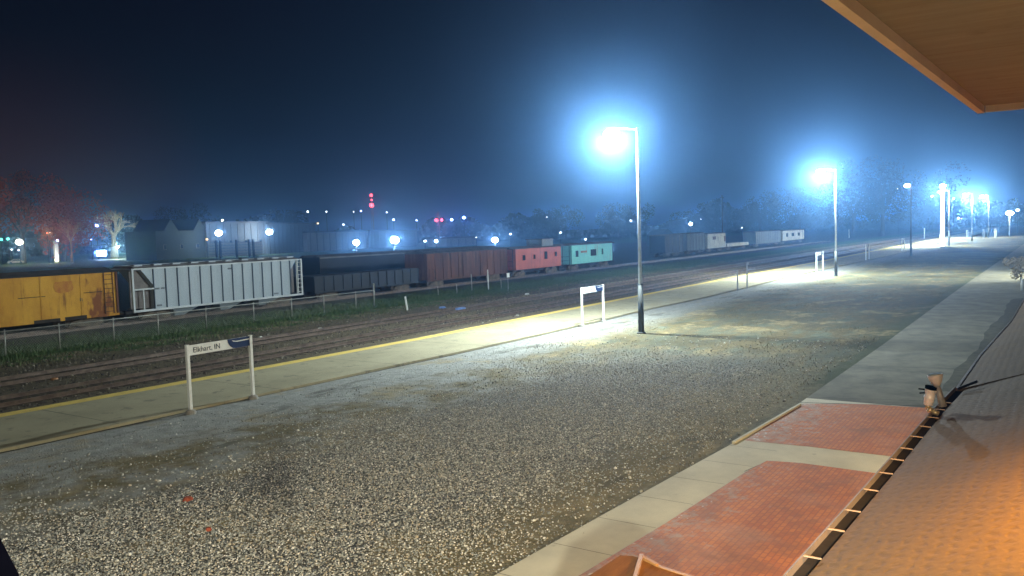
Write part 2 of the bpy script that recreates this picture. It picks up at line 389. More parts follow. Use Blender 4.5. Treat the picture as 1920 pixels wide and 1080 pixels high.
ZW = .05
wl = [Vector((2, 8.0, 0))]+[G(*p, ZW) for p in ((925, 1080), (1130, 965), (1385, 825), (1500, 755), (1650, 650), (1800, 540))]+[Vector((140, 6.7, 0)), Vector((330, 6.7, 0))]
xw = list(np.linspace(2.5, 26.6, 40)); xw2 = list(np.linspace(26.6, 320, 90))
w1 = resample(wl, xw); strip(w1, [Vector((p.x, -1.2, 0)) for p in w1], ZW, 'walkway', M['concrete'], .1)
w2 = resample(wl, xw2); strip(w2, [Vector((p.x, -1.2, 0)) for p in w2], ZW, 'path', M['asphalt'], .1)
def sheet(name, pts, z, m):
    mb = MB(); mb.add([(p[0], p[1], z) for p in pts], [tuple(range(len(pts)))]); return tag(mb.build(name, m), kind='structure')
pl = lambda q: [tuple(G(*p, ZW))[:2] for p in q]
sheet('brick_paving', [(2.5, 6.95)]+pl(((1085, 1080), (1250, 980), (1400, 884), (1438, 864), (1500, 868), (1640, 887)))+[(19.0, -.9), (2.5, -.9)], ZW+.004, M['paver'])
sheet('brick_paving', pl(((1395, 826), (1430, 802), (1506, 757), (1620, 758), (1738, 765)))+[(26.4, -.9), (20.6, -.9)]+pl(((1672, 856), (1520, 838))), ZW+.004, M['paver'])
# low curb beside the second brick panel
a = G(1375, 828, .1); bb_ = G(1500, 757, .1)
mb = MB(); mb.bar((a.x, a.y, .06), (bb_.x, bb_.y, .06), .075, .09); tag(mb.build('curb', M['concrete']), kind='structure')
mb = MB()
for k in range(16):     # joints of the walk
    x = 3+k*1.55; ye = float(np.interp(x, [p.x for p in w1], [p.y for p in w1]))
    mb.add([(x, ye-.02, ZW+.003), (x+.012, ye-.02, ZW+.003), (x+.012, ye-1.2 if x < 21 else ye-.02, ZW+.003), (x, ye-1.2 if x < 21 else ye-.02, ZW+.003)], [(0, 1, 2, 3)])
for a_, b_, w_ in (((1440, 864), (1395, 884), .02), ((1500, 755), (1735, 762), .05), ((1520, 745), (1730, 752), .025), ((1600, 686), (1800, 692), .03), ((1690, 628), (1850, 632), .04), ((1755, 585), (1890, 592), .05)):
    p, q = G(*a_, ZW), G(*b_, ZW); d = (q-p).normalized(); n_ = Vector((-d.y, d.x, 0))*w_
    mb.add([(p.x, p.y, ZW+.003), (q.x, q.y, ZW+.003), (q.x+n_.x, q.y+n_.y, ZW+.003), (p.x+n_.x, p.y+n_.y, ZW+.003)], [(0, 1, 2, 3)])
tag(mb.build('walkway_joints', M['joint']), kind='structure')

sheet('shade_dirt_band', [(29.5, -1.1), (29.2, 2.6)]+[(29.5+k*1.1, 3.25+.05*math.sin(k*1.9)+.10*math.sin(k*.5)-.012*k) for k in range(32)]+[(65, 2.2), (65, -1.1)], ZW+.004, mat('shade_dirt_tone', (.10, .092, .06), (.06, .058, .038), 2.5, .95))  # sheet added for the dark band of building shade and dirt
# loose crushed stones
def rocks(n, xr, yr, smin, smax, dens=None):
    base = np.array([(0,0,1), (.894,0,.447), (.276,.851,.447), (-.724,.526,.447), (-.724,-.526,.447), (.276,-.851,.447),
                     (.724,.526,-.447), (-.276,.851,-.447), (-.894,0,-.447), (-.276,-.851,-.447), (.724,-.526,-.447), (0,0,-1)])
    tri = np.array([(0,1,2), (0,2,3), (0,3,4), (0,4,5), (0,5,1), (1,6,2), (2,7,3), (3,8,4), (4,9,5), (5,10,1), (6,7,2), (7,8,3), (8,9,4), (9,10,5), (10,6,1), (6,11,7), (7,11,8), (8,11,9), (9,11,10), (10,11,6)])
    x = rng.uniform(*xr, n*3); y = rng.uniform(*yr, n*3)
    if dens is not None:
        k = rng.random(n*3) < dens(x, y); x, y = x[k][:n], y[k][:n]
    n = len(x)
    v = base[None]*(1+rng.uniform(-.28, .28, (n, 12, 1)))
    s = rng.uniform(smin, smax, (n, 1, 1))*rng.uniform(.6, 1.25, (n, 1, 3)); v = v*s
    a = rng.uniform(0, 6.28, n); ca, sa = np.cos(a)[:, None], np.sin(a)[:, None]
    X = v[..., 0]*ca-v[..., 1]*sa; Y = v[..., 0]*sa+v[..., 1]*ca
    V = np.stack([X+x[:, None], Y+y[:, None], v[..., 2]*.8+s[:, :, 2]*.35], -1).reshape(-1, 3)
    T = (tri[None]+np.arange(n)[:, None, None]*12).reshape(-1, 3)
    return V, T
def fastmesh(name, V, T, m):
    me = bpy.data.meshes.new(name); me.vertices.add(len(V)); me.vertices.foreach_set('co', V.astype(np.float32).ravel())
    k = T.shape[1]
    me.loops.add(T.size); me.loops.foreach_set('vertex_index', T.astype(np.int32).ravel())
    me.polygons.add(len(T)); me.polygons.foreach_set('loop_start', np.arange(0, T.size, k, dtype=np.int32))
    me.update(calc_edges=True); me.materials.append(m)
    o = bpy.data.objects.new(name, me); COL.objects.link(o); return o
def dens(x, y):
    wob = .9*np.sin(x*.55+1.3)+.6*np.sin(x*1.3+y*.7)+.5*np.sin(y*2.1-x*.4)
    lo = .12+.88/(1+np.exp(-(y-9.4+wob*.6)*1.6)); hi = 1/(1+np.exp((y-(17.0-.035*x)+wob)*1.2)); xx = 1/(1+np.exp((x-30+wob*2)*.5))
    return np.clip(lo*hi*xx+.03, 0, 1)
V, T = rocks(100000, (5, 36), (7.4, 23), .009, .024, dens)
V2, T2 = rocks(800, (5, 40), (7.2, 19), .02, .042, None)
T = np.concatenate([T, T2+len(V)]); V = np.concatenate([V, V2])
tag(fastmesh('gravel', V, T, M['stones']), 'loose grey crushed stones spread over the lot between walk and platform', 'gravel', kind='stuff')
V, T = rocks(4500, (10, 90), (29.8, 43), .02, .055, None)
tag(fastmesh('ballast', V, T, M['ballast_stone']), 'loose stones scattered over the dark track bed', 'ballast', kind='stuff')

def blades(n, xr, yr, h0, h1, w, clump=None, dens=None):
    x = rng.uniform(*xr, n); y = rng.uniform(*yr, n)
    if dens is not None:
        k = rng.random(n) < dens(x, y); x, y = x[k], y[k]
    n = len(x); a = rng.uniform(0, 6.28, n); h = rng.uniform(h0, h1, n); lx = rng.normal(0, .35, n)*h; ly = rng.normal(0, .35, n)*h
    P0 = np.stack([x-np.cos(a)*w, y-np.sin(a)*w, np.zeros(n)], -1); P1 = np.stack([x+np.cos(a)*w, y+np.sin(a)*w, np.zeros(n)], -1)
    P2 = np.stack([x+lx, y+ly, h], -1)
    return np.stack([P0, P1, P2], 1).reshape(-1, 3), np.arange(n*3).reshape(-1, 3)
def gd(x, y): return np.clip(.6+.5*np.sin(x*.9+y)*np.sin(y*1.3-x*.35)-np.abs(y-45.5)/8+ (x<75)*.2, 0, 1)
V, T = blades(60000, (14, 125), (40.5, 50.5), .05, .26, .025, dens=gd)
tag(fastmesh('grass', V, T, M['grassblade']), 'rough green grass along the wire fence', 'grass', kind='stuff')
def wdn(x, y):
    s = np.sin(x*.8)*np.sin(y*1.1+x*.3)+.6*np.sin(x*.23+2)*np.sin(y*.5)
    return np.clip((s-.25)*.9, 0, .8)*((x > 28) | (y < 9.3) | (y > 17.5))
V, T = blades(70000, (7, 110), (7.2, 21.5), .02, .10, .012, dens=lambda x, y: np.maximum(wdn(x, y), .10*((x < 40) & (y < 10.5))))
tag(fastmesh('weeds', V, T, M['drygrass']), 'low dry weeds in patches on the gravel lot', 'weeds', kind='stuff')
def wd2(x, y): return np.clip(.5+.6*np.sin(x*.7)*np.sin(y*.9+x*.15), 0, 1)
V, T = blades(9000, (15, 130), (31, 42), .05, .2, .02, dens=wd2)
tag(fastmesh('track_weeds', V, T, M['drygrass']), 'brown weeds growing between the tracks', 'weeds', kind='stuff')

# ------------------------------------------------------------------ tracks
def track(yc, x0, x1, label, group):
    t = thing('railway_track', (x0, yc, 0), label, 'track', group)
    for s in (-1, 1):
        y = yc+s*.72
        mb = MB(); mb.box(x0, x1, y-.07, y+.07, .03, .05); mb.box(x0, x1, y-.012, y+.012, .05, .14); mb.box(x0, x1, y-.035, y+.035, .14, .18)
        mb.build('rail', M['steel'], t)
    mb = MB(); x = x0+.2; k = 0
    while x < x1 and k < 420:
        mb.box(x, x+.22, yc-1.25+random.uniform(-.05, .05), yc+1.25, -.1, .012); x += .58; k += 1
    o = mb.build('sleepers', M['tie'], t); o['kind'] = 'stuff'
track(31.4, -5, 330, 'dark rusty track running right along the yellow platform edge', 'railway tracks')
track(36.0, -5, 330, 'weedy track between the platform track and the wire fence', 'railway tracks')
track(53.6, 15, 235, 'track carrying the parked freight cars and cabooses', 'railway tracks')

# ------------------------------------------------------------------ platform lamp posts
LAMPC = (.86, 1.0, .86)
lens_m = emit('lamp_lens', (.93, 1.0, 1.0), 60)
lens_m2 = emit('lamp_lens_warm', (1.0, .93, .78), 45)
def lamp_post(pole=True, h=10.7, arm=1.45, mat_=None):
    t = thing('lamp_post', (0, 0, 0), 'x', 'lamp post', 'tall lamp posts along the platform')
    mb = MB(); mb.cyl((0, 0, .28), (0, 0, h), .115, .06, 14); mb.build('pole', mat_ or M['pole'], t, True)
    mb = MB(); mb.cyl((0, 0, 0), (0, 0, 2.55), .16, .135, 16); mb.cyl((0, 0, 0), (0, 0, .08), .24, .22, 16); mb.cyl((0, 0, 2.55), (0, 0, 2.62), .14, .12, 16); mb.build('base_sleeve', M['sleeve'], t, True)
    mb = MB(); mb.cyl((0, 0, h-.12), (0, arm*.5, h+.02), .04, .035, 8); mb.cyl((0, arm*.5, h+.02), (0, arm-.2, h+.04), .035, .035, 8); mb.build('arm', M['pole'], t, True)
    mb = MB(); mb.prism([(arm-.28, h+.0), (arm-.2, h+.1), (arm+.2, h+.1), (arm+.32, h+.0)], 'x', -.17, .17); mb.build('lamp_head', M['housing'], t)
    mb = MB(); mb.lathe((0, arm+.02, h-.01), (0, 0, -1), [(0, .24), (.12, .40), (.32, .38), (.46, .18)], 14); mb.build('lens', lens_m, t, True)
    return t
lp = lamp_post()
posts = [  # X, Y, label, power glow, power spot, aim
 (39.8, 18.5, 'nearest and tallest-looking lamp post with a dazzling white light', 13500, 1500, (-.25, .75, -1)),
 (87.4, 19.2, 'second lamp post from the left, bright light, beside a white platform sign', 3000, 8500, (.1, -.1, -1)),
 (181.0, 18.9, 'thin grey lamp post just right of the thick glowing white pole', 170, 11000, (0, .5, -1)),
 (213.7, 17.7, 'lamp post standing between the thick white pole and the last slim post', 170, 10000, (0, .5, -1)),
 (241.9, 16.4, 'slim far lamp post, last one with its pole visible in the row', 170, 9000, (0, .5, -1))]
for i, (x, y, lab, pg, ps, d) in enumerate(posts):
    o = lp if i == 0 else copy_tree(lp)
    o.location = (x, y, 0); o['label'] = lab
    light('glow', 'POINT', (x, y+1.47, 10.1), (.80, .93, 1.0), pg, o, shadow_soft_size=.25)
    s = light('beam', 'SPOT', (x, y+1.47, 9.95), LAMPC, ps, o, shadow_soft_size=.12, spot_size=R(150), spot_blend=.55); aim(s, d)
# the one standing beside the camera's left, out of frame, which lights the near lot
o = copy_tree(lp)
for ch in list(bpy.data.objects):
    if ch.parent == o and ch.type == 'LIGHT': bpy.data.objects.remove(ch)
o.location = (-3.0, 19.0, 0); o['label'] = 'lamp post beside the near end of the lot, outside the picture'
s = light('beam', 'SPOT', (-3, 20.4, 10.35), (.95, 1.0, .80), 17000, o, shadow_soft_size=.12, spot_size=R(160), spot_blend=.5); aim(s, (.55, -.55, -1))
# dark wooden post
o = lamp_post(h=10.6, arm=.5, mat_=M['wood_pole']); o.location = (135.1, 19.1, 0); o['label'] = 'dark wooden lamp post with a small yellowish light'
for c_ in bpy.data.objects:
    if c_.parent == o and c_.name.startswith('lens'): c_.data.materials[0] = lens_m2
light('glow', 'POINT', (135.1, 19.6, 10.3), (.95, .95, .85), 300, o, shadow_soft_size=.25)
s = light('beam', 'SPOT', (135.1, 19.6, 10.3), (1, .97, .75), 6000, o, shadow_soft_size=.12, spot_size=R(140), spot_blend=.5); aim(s, (0, .5, -1))
# thick white pole, its lit look put in as emission
p = G(1767, 462)
t = thing('lamp_post', (p.x, p.y, 0), 'thick white pole glowing by added emission from top to bottom', 'lamp post', 'tall lamp posts along the platform')
hh = PD(1767, 352, math.hypot(p.x, p.y)).z
mb = MB(); mb.cyl((p.x, p.y, 0), (p.x, p.y, hh), .40, .32, 16); mb.build('pole', emit('pole_lit_by_emission', (1.0, 1.0, .80), 1.1), t, True)
mb = MB(); mb.ball((p.x, p.y, hh+.3), .55, 14, 8, .7); mb.build('lens', lens_m, t, True)
light('glow', 'POINT', (p.x-.8, p.y-.4, hh+.3), (.9, .95, 1), 300, t, shadow_soft_size=.4)
# the last, warm one at the right edge
p = PD(1893, 401, 250)
t = thing('lamp_post', (p.x, p.y, 0), 'farthest lamp post with a wide yellow-white glare near the right edge', 'lamp post', 'tall lamp posts along the platform')
mb = MB(); mb.cyl((p.x, p.y, 0), (p.x, p.y, p.z), .12, .07, 10); mb.build('pole', M['pole'], t, True)
mb = MB(); mb.ball((p.x, p.y, p.z+.2), .85, 14, 8, .6); mb.build('lens', lens_m2, t, True)
light('glow', 'POINT', (p.x-1.2, p.y, p.z), (1, .93, .8), 800, t, shadow_soft_size=.5)

# ------------------------------------------------------------------ platform signs
def text_mesh(s, size, name, m, parent, loc, rot, depth=.004):
    cu = bpy.data.curves.new(name, 'FONT'); cu.body = s; cu.size = size; cu.extrude = depth
    o = bpy.data.objects.new(name, cu); COL.objects.link(o)
    dg = bpy.context.evaluated_depsgraph_get(); me = bpy.data.meshes.new_from_object(o.evaluated_get(dg))
    bpy.data.objects.remove(o); me.name = name; me.materials.clear(); me.materials.append(m)
    r = bpy.data.objects.new(name, me); COL.objects.link(r); r.parent = parent
    r.location = loc; r.rotation_euler = rot; return r
def station_sign(w=2.6, h=2.25, full=True, pm='white'):
    t = thing('platform_sign', (0, 0, 0), 'x', 'sign', 'name signs along the platform')
    for x in (-w/2, w/2):
        mb = MB(); mb.box(x-.05, x+.05, -.05, .05, .13, h); p = mb.build('post', M[pm], t)
        mb = MB(); mb.cyl((x, 0, 0), (x, 0, .12), .17, .15, 14); mb.cyl((x, 0, .12), (x, 0, .15), .1, .08, 12); mb.build('footing', M['footing'], p)
    mb = MB(); mb.box(-w/2+.05, w/2-.05, -.022, .022, h-.36, h-.03); pn = mb.build('panel', M['white' if full else 'housing'], t)
    if full:
        # navy end with curved edge and a pale stripe
        mb = MB(); x1 = w/2-.051; z0, z1 = h-.36, h-.03
        arc = [(x1-.95+.33*(1-math.cos(k/8*math.pi/2)), z1-(z1-z0)*math.sin(k/8*math.pi/2)) for k in range(9)]
        mb.prism(arc+[(x1, z0), (x1, z1)], 'y', -.028, -.0225); mb.build('navy_field', M['navy'], pn)
        mb = MB(); mb.prism([(x1-.78, z1-.05), (x1-.6, z1-.09), (x1-.02, z1-.075), (x1-.02, z1-.105), (x1-.55, z1-.125), (x1-.7, z1-.1)], 'y', -.033, -.0285); mb.build('stripe', M['white'], pn)
        text_mesh('Elkhart, IN', .25, 'lettering', M['letter'], pn, (-w/2+.2, -.023, h-.28), (R(90), 0, 0), .004)
    return t
sg = station_sign()
def place_sign(a, b, lab, first=None, sc=1, src=None):
    pa, pb = G(*a), G(*b); o = first or copy_tree(src or sg); c_ = (pa+pb)/2
    o.location = (c_.x, c_.y, 0); d = pb-pa; o.rotation_euler.z = math.atan2(d.y, d.x); k = d.length/2.6
    o.scale = (k if sc else 1, 1, 1); o['label'] = lab; return o
place_sign((358, 776), (475, 748), 'largest white two-post station sign at the near left, reading Elkhart, IN', sg)
place_sign((1092, 613), (1132, 604), 'white station sign left of the nearest lamp post, lettered with navy end')
place_sign((1531, 513), (1543, 509), 'white platform sign left of the second lamp post')
place_sign((1623, 490), (1630, 488), 'narrow-looking platform sign between second lamp post and the dark wooden post', sc=0)
place_sign((1690, 472), (1697, 470.5), 'platform sign just left of the dark wooden lamp post', sc=0)
place_sign((1762, 460), (1766.5, 459), 'small platform sign left of the thick glowing white pole', sc=0)
place_sign((1812, 449), (1815, 448.4), 'tiny far platform sign right of the thin grey lamp post', sc=0)
place_sign((1843, 447), (1846, 446.4), 'tiny platform sign at the foot of the second-last lamp post', sc=0)
place_sign((1865, 445), (1868, 444.4), 'farthest tiny platform sign, right of all the lamp post bases', sc=0)
# dim two-post stand with unequal posts
pa, pb = G(1383, 545), G(1401, 541)
t = thing('notice_stand', ((pa.x+pb.x)/2, (pa.y+pb.y)/2, 0), 'dark unlit stand on two uneven posts at the platform edge', 'sign')
for p, h in ((pa, 1.72), (pb, 2.1)):
    mb = MB(); mb.box(p.x-.05, p.x+.05, p.y-.05, p.y+.05, 0, h); mb.build('post', M['housing'], t)
mb = MB(); mb.bar((pb.x-.28, pb.y-.06, 2.2), (pb.x+.28, pb.y-.06, 2.16), .04, .22); mb.bar((pb.x+.3, pb.y, 1.6), (pb.x+2.6, pb.y+.1, 1.55), .03, .05); mb.build('plate', M['housing'], t)

# ------------------------------------------------------------------ wire fence
fp = [G(14, 668), G(123, 655), G(211, 640), G(290, 628.5), G(380, 616.5), G(468, 604.5), G(540, 595), G(602, 587), G(662, 579), G(714, 575)]
y_f = 45.0
fx = [p.x for p in fp]
t = thing('wire_fence', (fx[0], y_f, 0), 'low grey wire fence with a top rail in front of the freight cars', 'fence')
for x in [fx[0]-6, fx[0]-3]+fx:
    hgt = 1.75 if x == fx[-1] else 1.32
    r = .055 if x == fx[-1] else .035
    mb = MB(); mb.cyl((x, y_f, 0), (x+.02, y_f, hgt), r, r, 8); mb.ball((x+.02, y_f, hgt+.01), r*1.25, 8, 4); mb.build('post', M['galv'], t, True)
mb = MB(); mb.cyl((fx[0]-7, y_f, 1.27), (fx[-1], y_f, 1.27), .03, .03, 8); mb.build('top_rail', M['galv'], t, True)
mb = MB(); z0, z1 = .04, 1.25; x = fx[0]-7
while x < fx[-1]:
    for s in (-1, 1):
        xa, xb = (x, x+1.2) if s > 0 else (x+1.2, x)
        if max(xa, xb) > fx[-1]: continue
        mb.add([(xa, y_f, z0), (xa+.006, y_f, z0), (xb+.006, y_f+.004*s, z1), (xb, y_f+.004*s, z1)], [(0, 1, 2, 3)])
    x += .14
mb.build('wire_mesh', M['galv'], t)
for (px, pb_, pt_, lab, m_, r) in ((822, 553, 538, 'short faint steel post left in the weeds before the rusty boxcar', 'galv', .04), (857, 550, 533, 'thin leaning grey post in front of the rusty boxcar', 'galv', .045),
        (885, 545, 514, 'pale post second from right before the rusty boxcar', 'galv', .05), (916, 543, 506, 'tallest pale post before the right end of the rusty boxcar', 'white', .06),
        (940, 541, 520, 'dim post between the rusty boxcar and the red caboose', 'galv', .04), (1592, 446, 430, 'white marker post standing alone left of the wooden lamp post', 'white', .13), (1733, 448, 428, 'slim white post far behind the wooden lamp post', 'white', .12)):
    p = G(px, pb_); z = PD(px, pt_, math.hypot(p.x, p.y)).z
    mb = MB(); mb.cyl((p.x, p.y, 0), (p.x-.05, p.y, z), r, r*.9, 8); mb.cyl((p.x-.05, p.y, z), (p.x-.05, p.y, z+.03), r*1.2, r*.6, 8)
    tag(mb.build('post', M[m_], None, True, loc=(p.x, p.y, 0)), lab, 'post')
p = G(764, 582); q = PD(759.5, 556, math.hypot(p.x, p.y))
mb = MB(); mb.bar(p, q, .13, .05); tag(mb.build('marker_stake', M['white'], loc=p), 'bright white leaning marker stake beyond the end of the fence', 'stake')
p = G(953, 545); z = PD(953, 516, math.hypot(p.x, p.y)).z
t = thing('track_sign', p, 'small square white sign on a thin post near the red caboose', 'sign')
mb = MB(); mb.cyl(p, (p.x, p.y, z-.1), .03, .03, 8); mb.build('post', M['galv'], t)
mb = MB(); mb.box(p.x-.22, p.x+.22, p.y-.02, p.y-.05, z-.2, z+.2); mb.build('plate', M['white'], t)
p = G(1355, 463); z = PD(1355, 366, math.hypot(p.x, p.y)).z
t = thing('utility_pole', (p.x, p.y, 0), 'dim bare utility pole behind the off-white boxcar', 'pole')
mb = MB(); mb.cyl((p.x, p.y, 0), (p.x, p.y, z), .17, .11, 8); mb.build('mast', M['wood_pole'], t)
mb = MB(); mb.bar((p.x-1.1, p.y+.1, z-.6), (p.x+1.1, p.y-.1, z-.6), .1); mb.build('crossarm', M['wood_pole'], t)
# debris between the tracks
for px, py, w, m_, lab in ((862, 580, .75, 'blue_tarp', 'larger flat piece of blue plastic between the tracks'), (829, 577.5, .5, 'blue_tarp', 'smaller faint blue scrap left of the larger blue one'),
        (988, 552, .35, 'white', 'pale scrap lying beyond the tracks before the red caboose'), (970, 592, .2, 'galv', 'white litter lying against the platform edge right of centre'),
        (905, 606, .1, 'galv', 'small pale stone chip on the track bed by the platform'), (600, 617, .25, 'white', 'white chip on the dark track bed left of centre'),
        (102, 712, .22, 'orange_trim', 'orange scrap on the track bed at far left'), (488, 633, .2, 'galv', 'pale scrap just right of the largest sign'), (352, 938, .17, 'brick_red', 'red brick fragment lying on the gravel'),
        (391, 995, .09, 'brick_red', 'smaller red fragment deeper in the near gravel')):
    p = G(px, py); mb = MB(); n = 9
    vs = []; 
    for z, sc in ((0, 1), (.05+w*.12, .75)):
        for k in range(n):
            a = 6.283*k/n; rr = w*sc*random.uniform(.75, 1.1)*.6
            vs.append((p.x+math.cos(a)*rr*1.3, p.y+math.sin(a)*rr, z))
    mb.add(vs, [tuple(range(n-1, -1, -1)), tuple(range(n, 2*n))]+[(k, (k+1) % n, n+(k+1) % n, n+k) for k in range(n)])
    tag(mb.build('debris' if m_ != 'brick_red' else 'brick_fragment', M[m_], loc=p), lab, 'debris')

# ------------------------------------------------------------------ rail cars (near side face at Y = YC)
YC = 52.2
def bogie(t, x, yc):
    mb = MB()
    for s in (-1, 1):
        mb.prism([(x-1.15, .42), (x-1.0, .62), (x-.35, .78), (x+.35, .78), (x+1.0, .62), (x+1.15, .42), (x+.8, .40), (x+.3, .3), (x-.3, .3), (x-.8, .40)], 'y', yc+s*.98-.06, yc+s*.98+.06)
    mb.box(x-.25, x+.25, yc-.95, yc+.95, .45, .75)
    b_ = mb.build('bogie', M['bogie'], t)
    for dx in (-.85, .85):
        mb = MB()
        for s in (-1, 1): mb.cyl((x+dx, yc+s*.72-.06, .46+.16), (x+dx, yc+s*.72+.06, .46+.16), .42, .42, 18)
        mb.cyl((x+dx, yc-.9, .62), (x+dx, yc+.9, .62), .08, .08, 8); mb.build('wheelset', M['bogie'], b_)
def ladder(mb, x0, x1, y, z0, z1, n, r=.02):
    for x in (x0, x1): mb.bar((x, y, z0), (x, y, z1), r*2, r*2)
    for k in range(n):
        z = z0+(z1-z0)*(k+.5)/n; mb.bar((x0, y, z), (x1, y, z), r*1.6, r*1.6)
W = 2.9
def carx(pl_, pr): return PY(pl_, 540, YC).x, PY(pr, 540, YC).x
def base_car(t, x0, x1, yc, zf=.95):
    mb = MB(); mb.box(x0+.1, x1-.1, yc-.35, yc+.35, zf-.3, zf-.02); mb.box(x0-.5, x0+.1, yc-.12, yc+.12, zf-.25, zf-.02); mb.box(x1-.1, x1+.5, yc-.12, yc+.12, zf-.25, zf-.02)
    mb.build('underframe', M['under'], t)
    bogie(t, x0+2.0, yc); bogie(t, x1-2.0, yc)
# covered hopper
x0, x1 = PY(249, 560, YC).x, PY(567, 530, YC).x; L = x1-x0
t = thing('hopper_wagon', ((x0+x1)/2, YC+W/2, 0), 'long pale grey ribbed covered hopper car behind the wire fence', 'rail car')
yc = YC+W/2; base_car(t, x0, x1, yc)
zb, zt = .95, 3.72
bx0, bx1 = x0+L*.108, x1-L*.082
mb = MB(); mb.prism([(bx0, zb+.02), (bx0, zb+1.65), (bx0-L*.06, zt), (bx1+L*.045, zt), (bx1, zb+1.9), (bx1, zb+.02)], 'y', YC+.06, YC+W-.06); mb.build('body', M['hopper'], t)
mb = MB(); nr = 13
for k in range(nr+1):
    x = bx0+(bx1-bx0)*k/nr; mb.box(x-.028, x+.028, YC-.03, YC+.06, zb+.02, zt)
mb.build('ribs', mat('hopper_rib_paint', (.06, .08, .10), (.045, .06, .08), 1, .7), t)
mb = MB(); mb.box(x0, x1, YC-.04, YC+.1, zt, zt+.1); mb.box(x0, x1, YC+W-.1, YC+W+.04, zt, zt+.1); mb.box(x0, x1, YC-.05, YC+.1, zb-.1, zb+.04)
mb.box(x0, x0+.13, YC-.05, YC+.1, zb+.04, zt); mb.box(x1-.11, x1, YC-.05, YC+.1, zb+.04, zt); mb.box(x0+.13, bx0-.02, YC-.03, YC+.05, zb+1.38, zb+1.48)
mb.box((x0+bx0)/2-.04, (x0+bx0)/2+.04, YC-.025, YC+.045, zb+.04, zb+1.38); mb.box(x1-.62, x1-.55, YC-.03, YC+.03, zb+.04, zt)
mb.build('side_sill_frame', mat('worn_white_frame', (.52, .55, .54), (.4, .43, .42), 1, .7), t)
mb = MB(); ladder(mb, x1-.5, x1-.12, YC-.06, zb+.05, zt, 8); mb.build('ladder', M['white'], t)
mb = MB()
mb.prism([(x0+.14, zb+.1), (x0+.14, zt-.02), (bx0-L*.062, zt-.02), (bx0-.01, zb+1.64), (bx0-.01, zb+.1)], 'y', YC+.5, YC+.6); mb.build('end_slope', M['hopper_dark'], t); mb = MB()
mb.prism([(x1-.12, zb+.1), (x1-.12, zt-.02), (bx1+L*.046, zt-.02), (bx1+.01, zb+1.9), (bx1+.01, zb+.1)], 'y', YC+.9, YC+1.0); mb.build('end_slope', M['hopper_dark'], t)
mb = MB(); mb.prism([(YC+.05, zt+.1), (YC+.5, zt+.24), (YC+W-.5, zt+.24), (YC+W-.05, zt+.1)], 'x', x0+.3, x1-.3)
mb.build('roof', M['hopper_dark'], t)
mb = MB(); mb.box(x0, x1, YC+.9, YC+W-.9, zt+.27, zt+.31)
for k in range(10): xx = x0+.8+k*(L-1.6)/9; mb.box(xx-.3, xx+.3, YC+.45, YC+.85, zt+.2, zt+.33)
mb.build('roof_walk', M['hopper'], t)
for k, fx_ in enumerate((.27, .53, .77)):
    c_ = x0+L*fx_; mb = MB(); zz = (.28, .30, .32)[k]
    vs = [(c_-1.0, YC+.12, zb-.1), (c_+1.1, YC+.12, zb-.1), (c_+1.1, YC+W-.12, zb-.1), (c_-1.0, YC+W-.12, zb-.1), (c_-.4, YC+.8, zz), (c_+.35, YC+.8, zz), (c_+.35, YC+W-.8, zz), (c_-.4, YC+W-.8, zz)]
    mb.add(vs, [(3,2,1,0), (4,5,6,7), (0,1,5,4), (1,2,6,5), (2,3,7,6), (3,0,4,7)]); mb.build('hopper_chute', M['hopper'], t)
mb = MB()
for (u, z_, w_) in ((.115, 2.35, .35), (.145, 2.35, .3), (.12, 1.18, .4), (.805, 1.18, .45), (.52, 3.4, .35)):
    xx = x0+L*u
    for q in range(4): mb.box(xx+q*w_/4, xx+q*w_/4+w_/6, YC+.045, YC+.057, z_-.06, z_+.06)
mb.build('stencil_marks', M['stencil'], t)
# yellow car at the far left
x1 = PY(222, 560, YC).x; x0 = x1-15.5
t = thing('boxcar', ((x0+x1)/2, YC+W/2, 0), 'faded yellow-orange boxcar with rust patches at the left edge', 'rail car')
base_car(t, x0, x1, yc); zt = 3.68
mb = MB(); mb.box(x0, x1, YC+.05, YC+W-.05, .95, zt); mb.build('body', M['yellow_car'], t)
mb = MB(); mb.prism([(YC-.02, zt), (YC+W/2, zt+.3), (YC+W+.02, zt)], 'x', x0-.05, x1+.05); mb.build('roof', M['roof_dark'], t)
mb = MB(); mb.box(x0, x1, YC-.01, YC+.048, .82, .98)
for k in (1.6, 3.4, 6.2, 8.0, 10.5, 13): mb.box(x0+k, x0+k+.05, YC+.02, YC+.048, .98, zt-.02)
mb.build('side_ribs', M['yellow_car'], t)
mb = MB(); mb.box(x1-9.2, x1-6.9, YC-.03, YC+.02, 1.0, zt-.12); mb.build('sliding_door', M['yellow_car'], t)
mb = MB(); ladder(mb, x1-.95, x1-.35, YC-.04, .98, zt, 9, .022); ladder(mb, x1-.12, x1-.06, YC-.04, .98, zt, 2, .03); mb.build('ladder', M['rust'], t)
for bx_ in ((x1-6.3, x1-4.7, YC+.03, YC+.045, 2.42, 2.46), (x1-2.3, x1-1.05, YC+.03, YC+.045, 2.44, 2.48)):
    mb = MB(); mb.box(*bx_); mb.build('grab_bar', M['under'], t)
for bx_ in ((x1-5.5, x1-3.9, YC-.02, YC+.0, .82, 1.02), (x1-3.6, x1-2.2, YC-.02, YC+.0, .82, 1.04)):
    mb = MB(); mb.box(*bx_); mb.build('sill_gap', M['under'], t)
mb = MB()
n = 16; mb.prism([(x1-3.55+.62*math.copysign(abs(math.cos(6.283*k/n))**.6, math.cos(6.283*k/n))+random.uniform(-.07, .07), 2.93+.38*math.copysign(abs(math.sin(6.283*k/n))**.6, math.sin(6.283*k/n))+random.uniform(-.06, .06)) for k in range(n)], 'y', YC+.035, YC+.047); mb.build('faded_emblem', mat('faded_patch', (.36, .13, .045), (.46, .22, .04), 2.2, .8, bs=0), t)
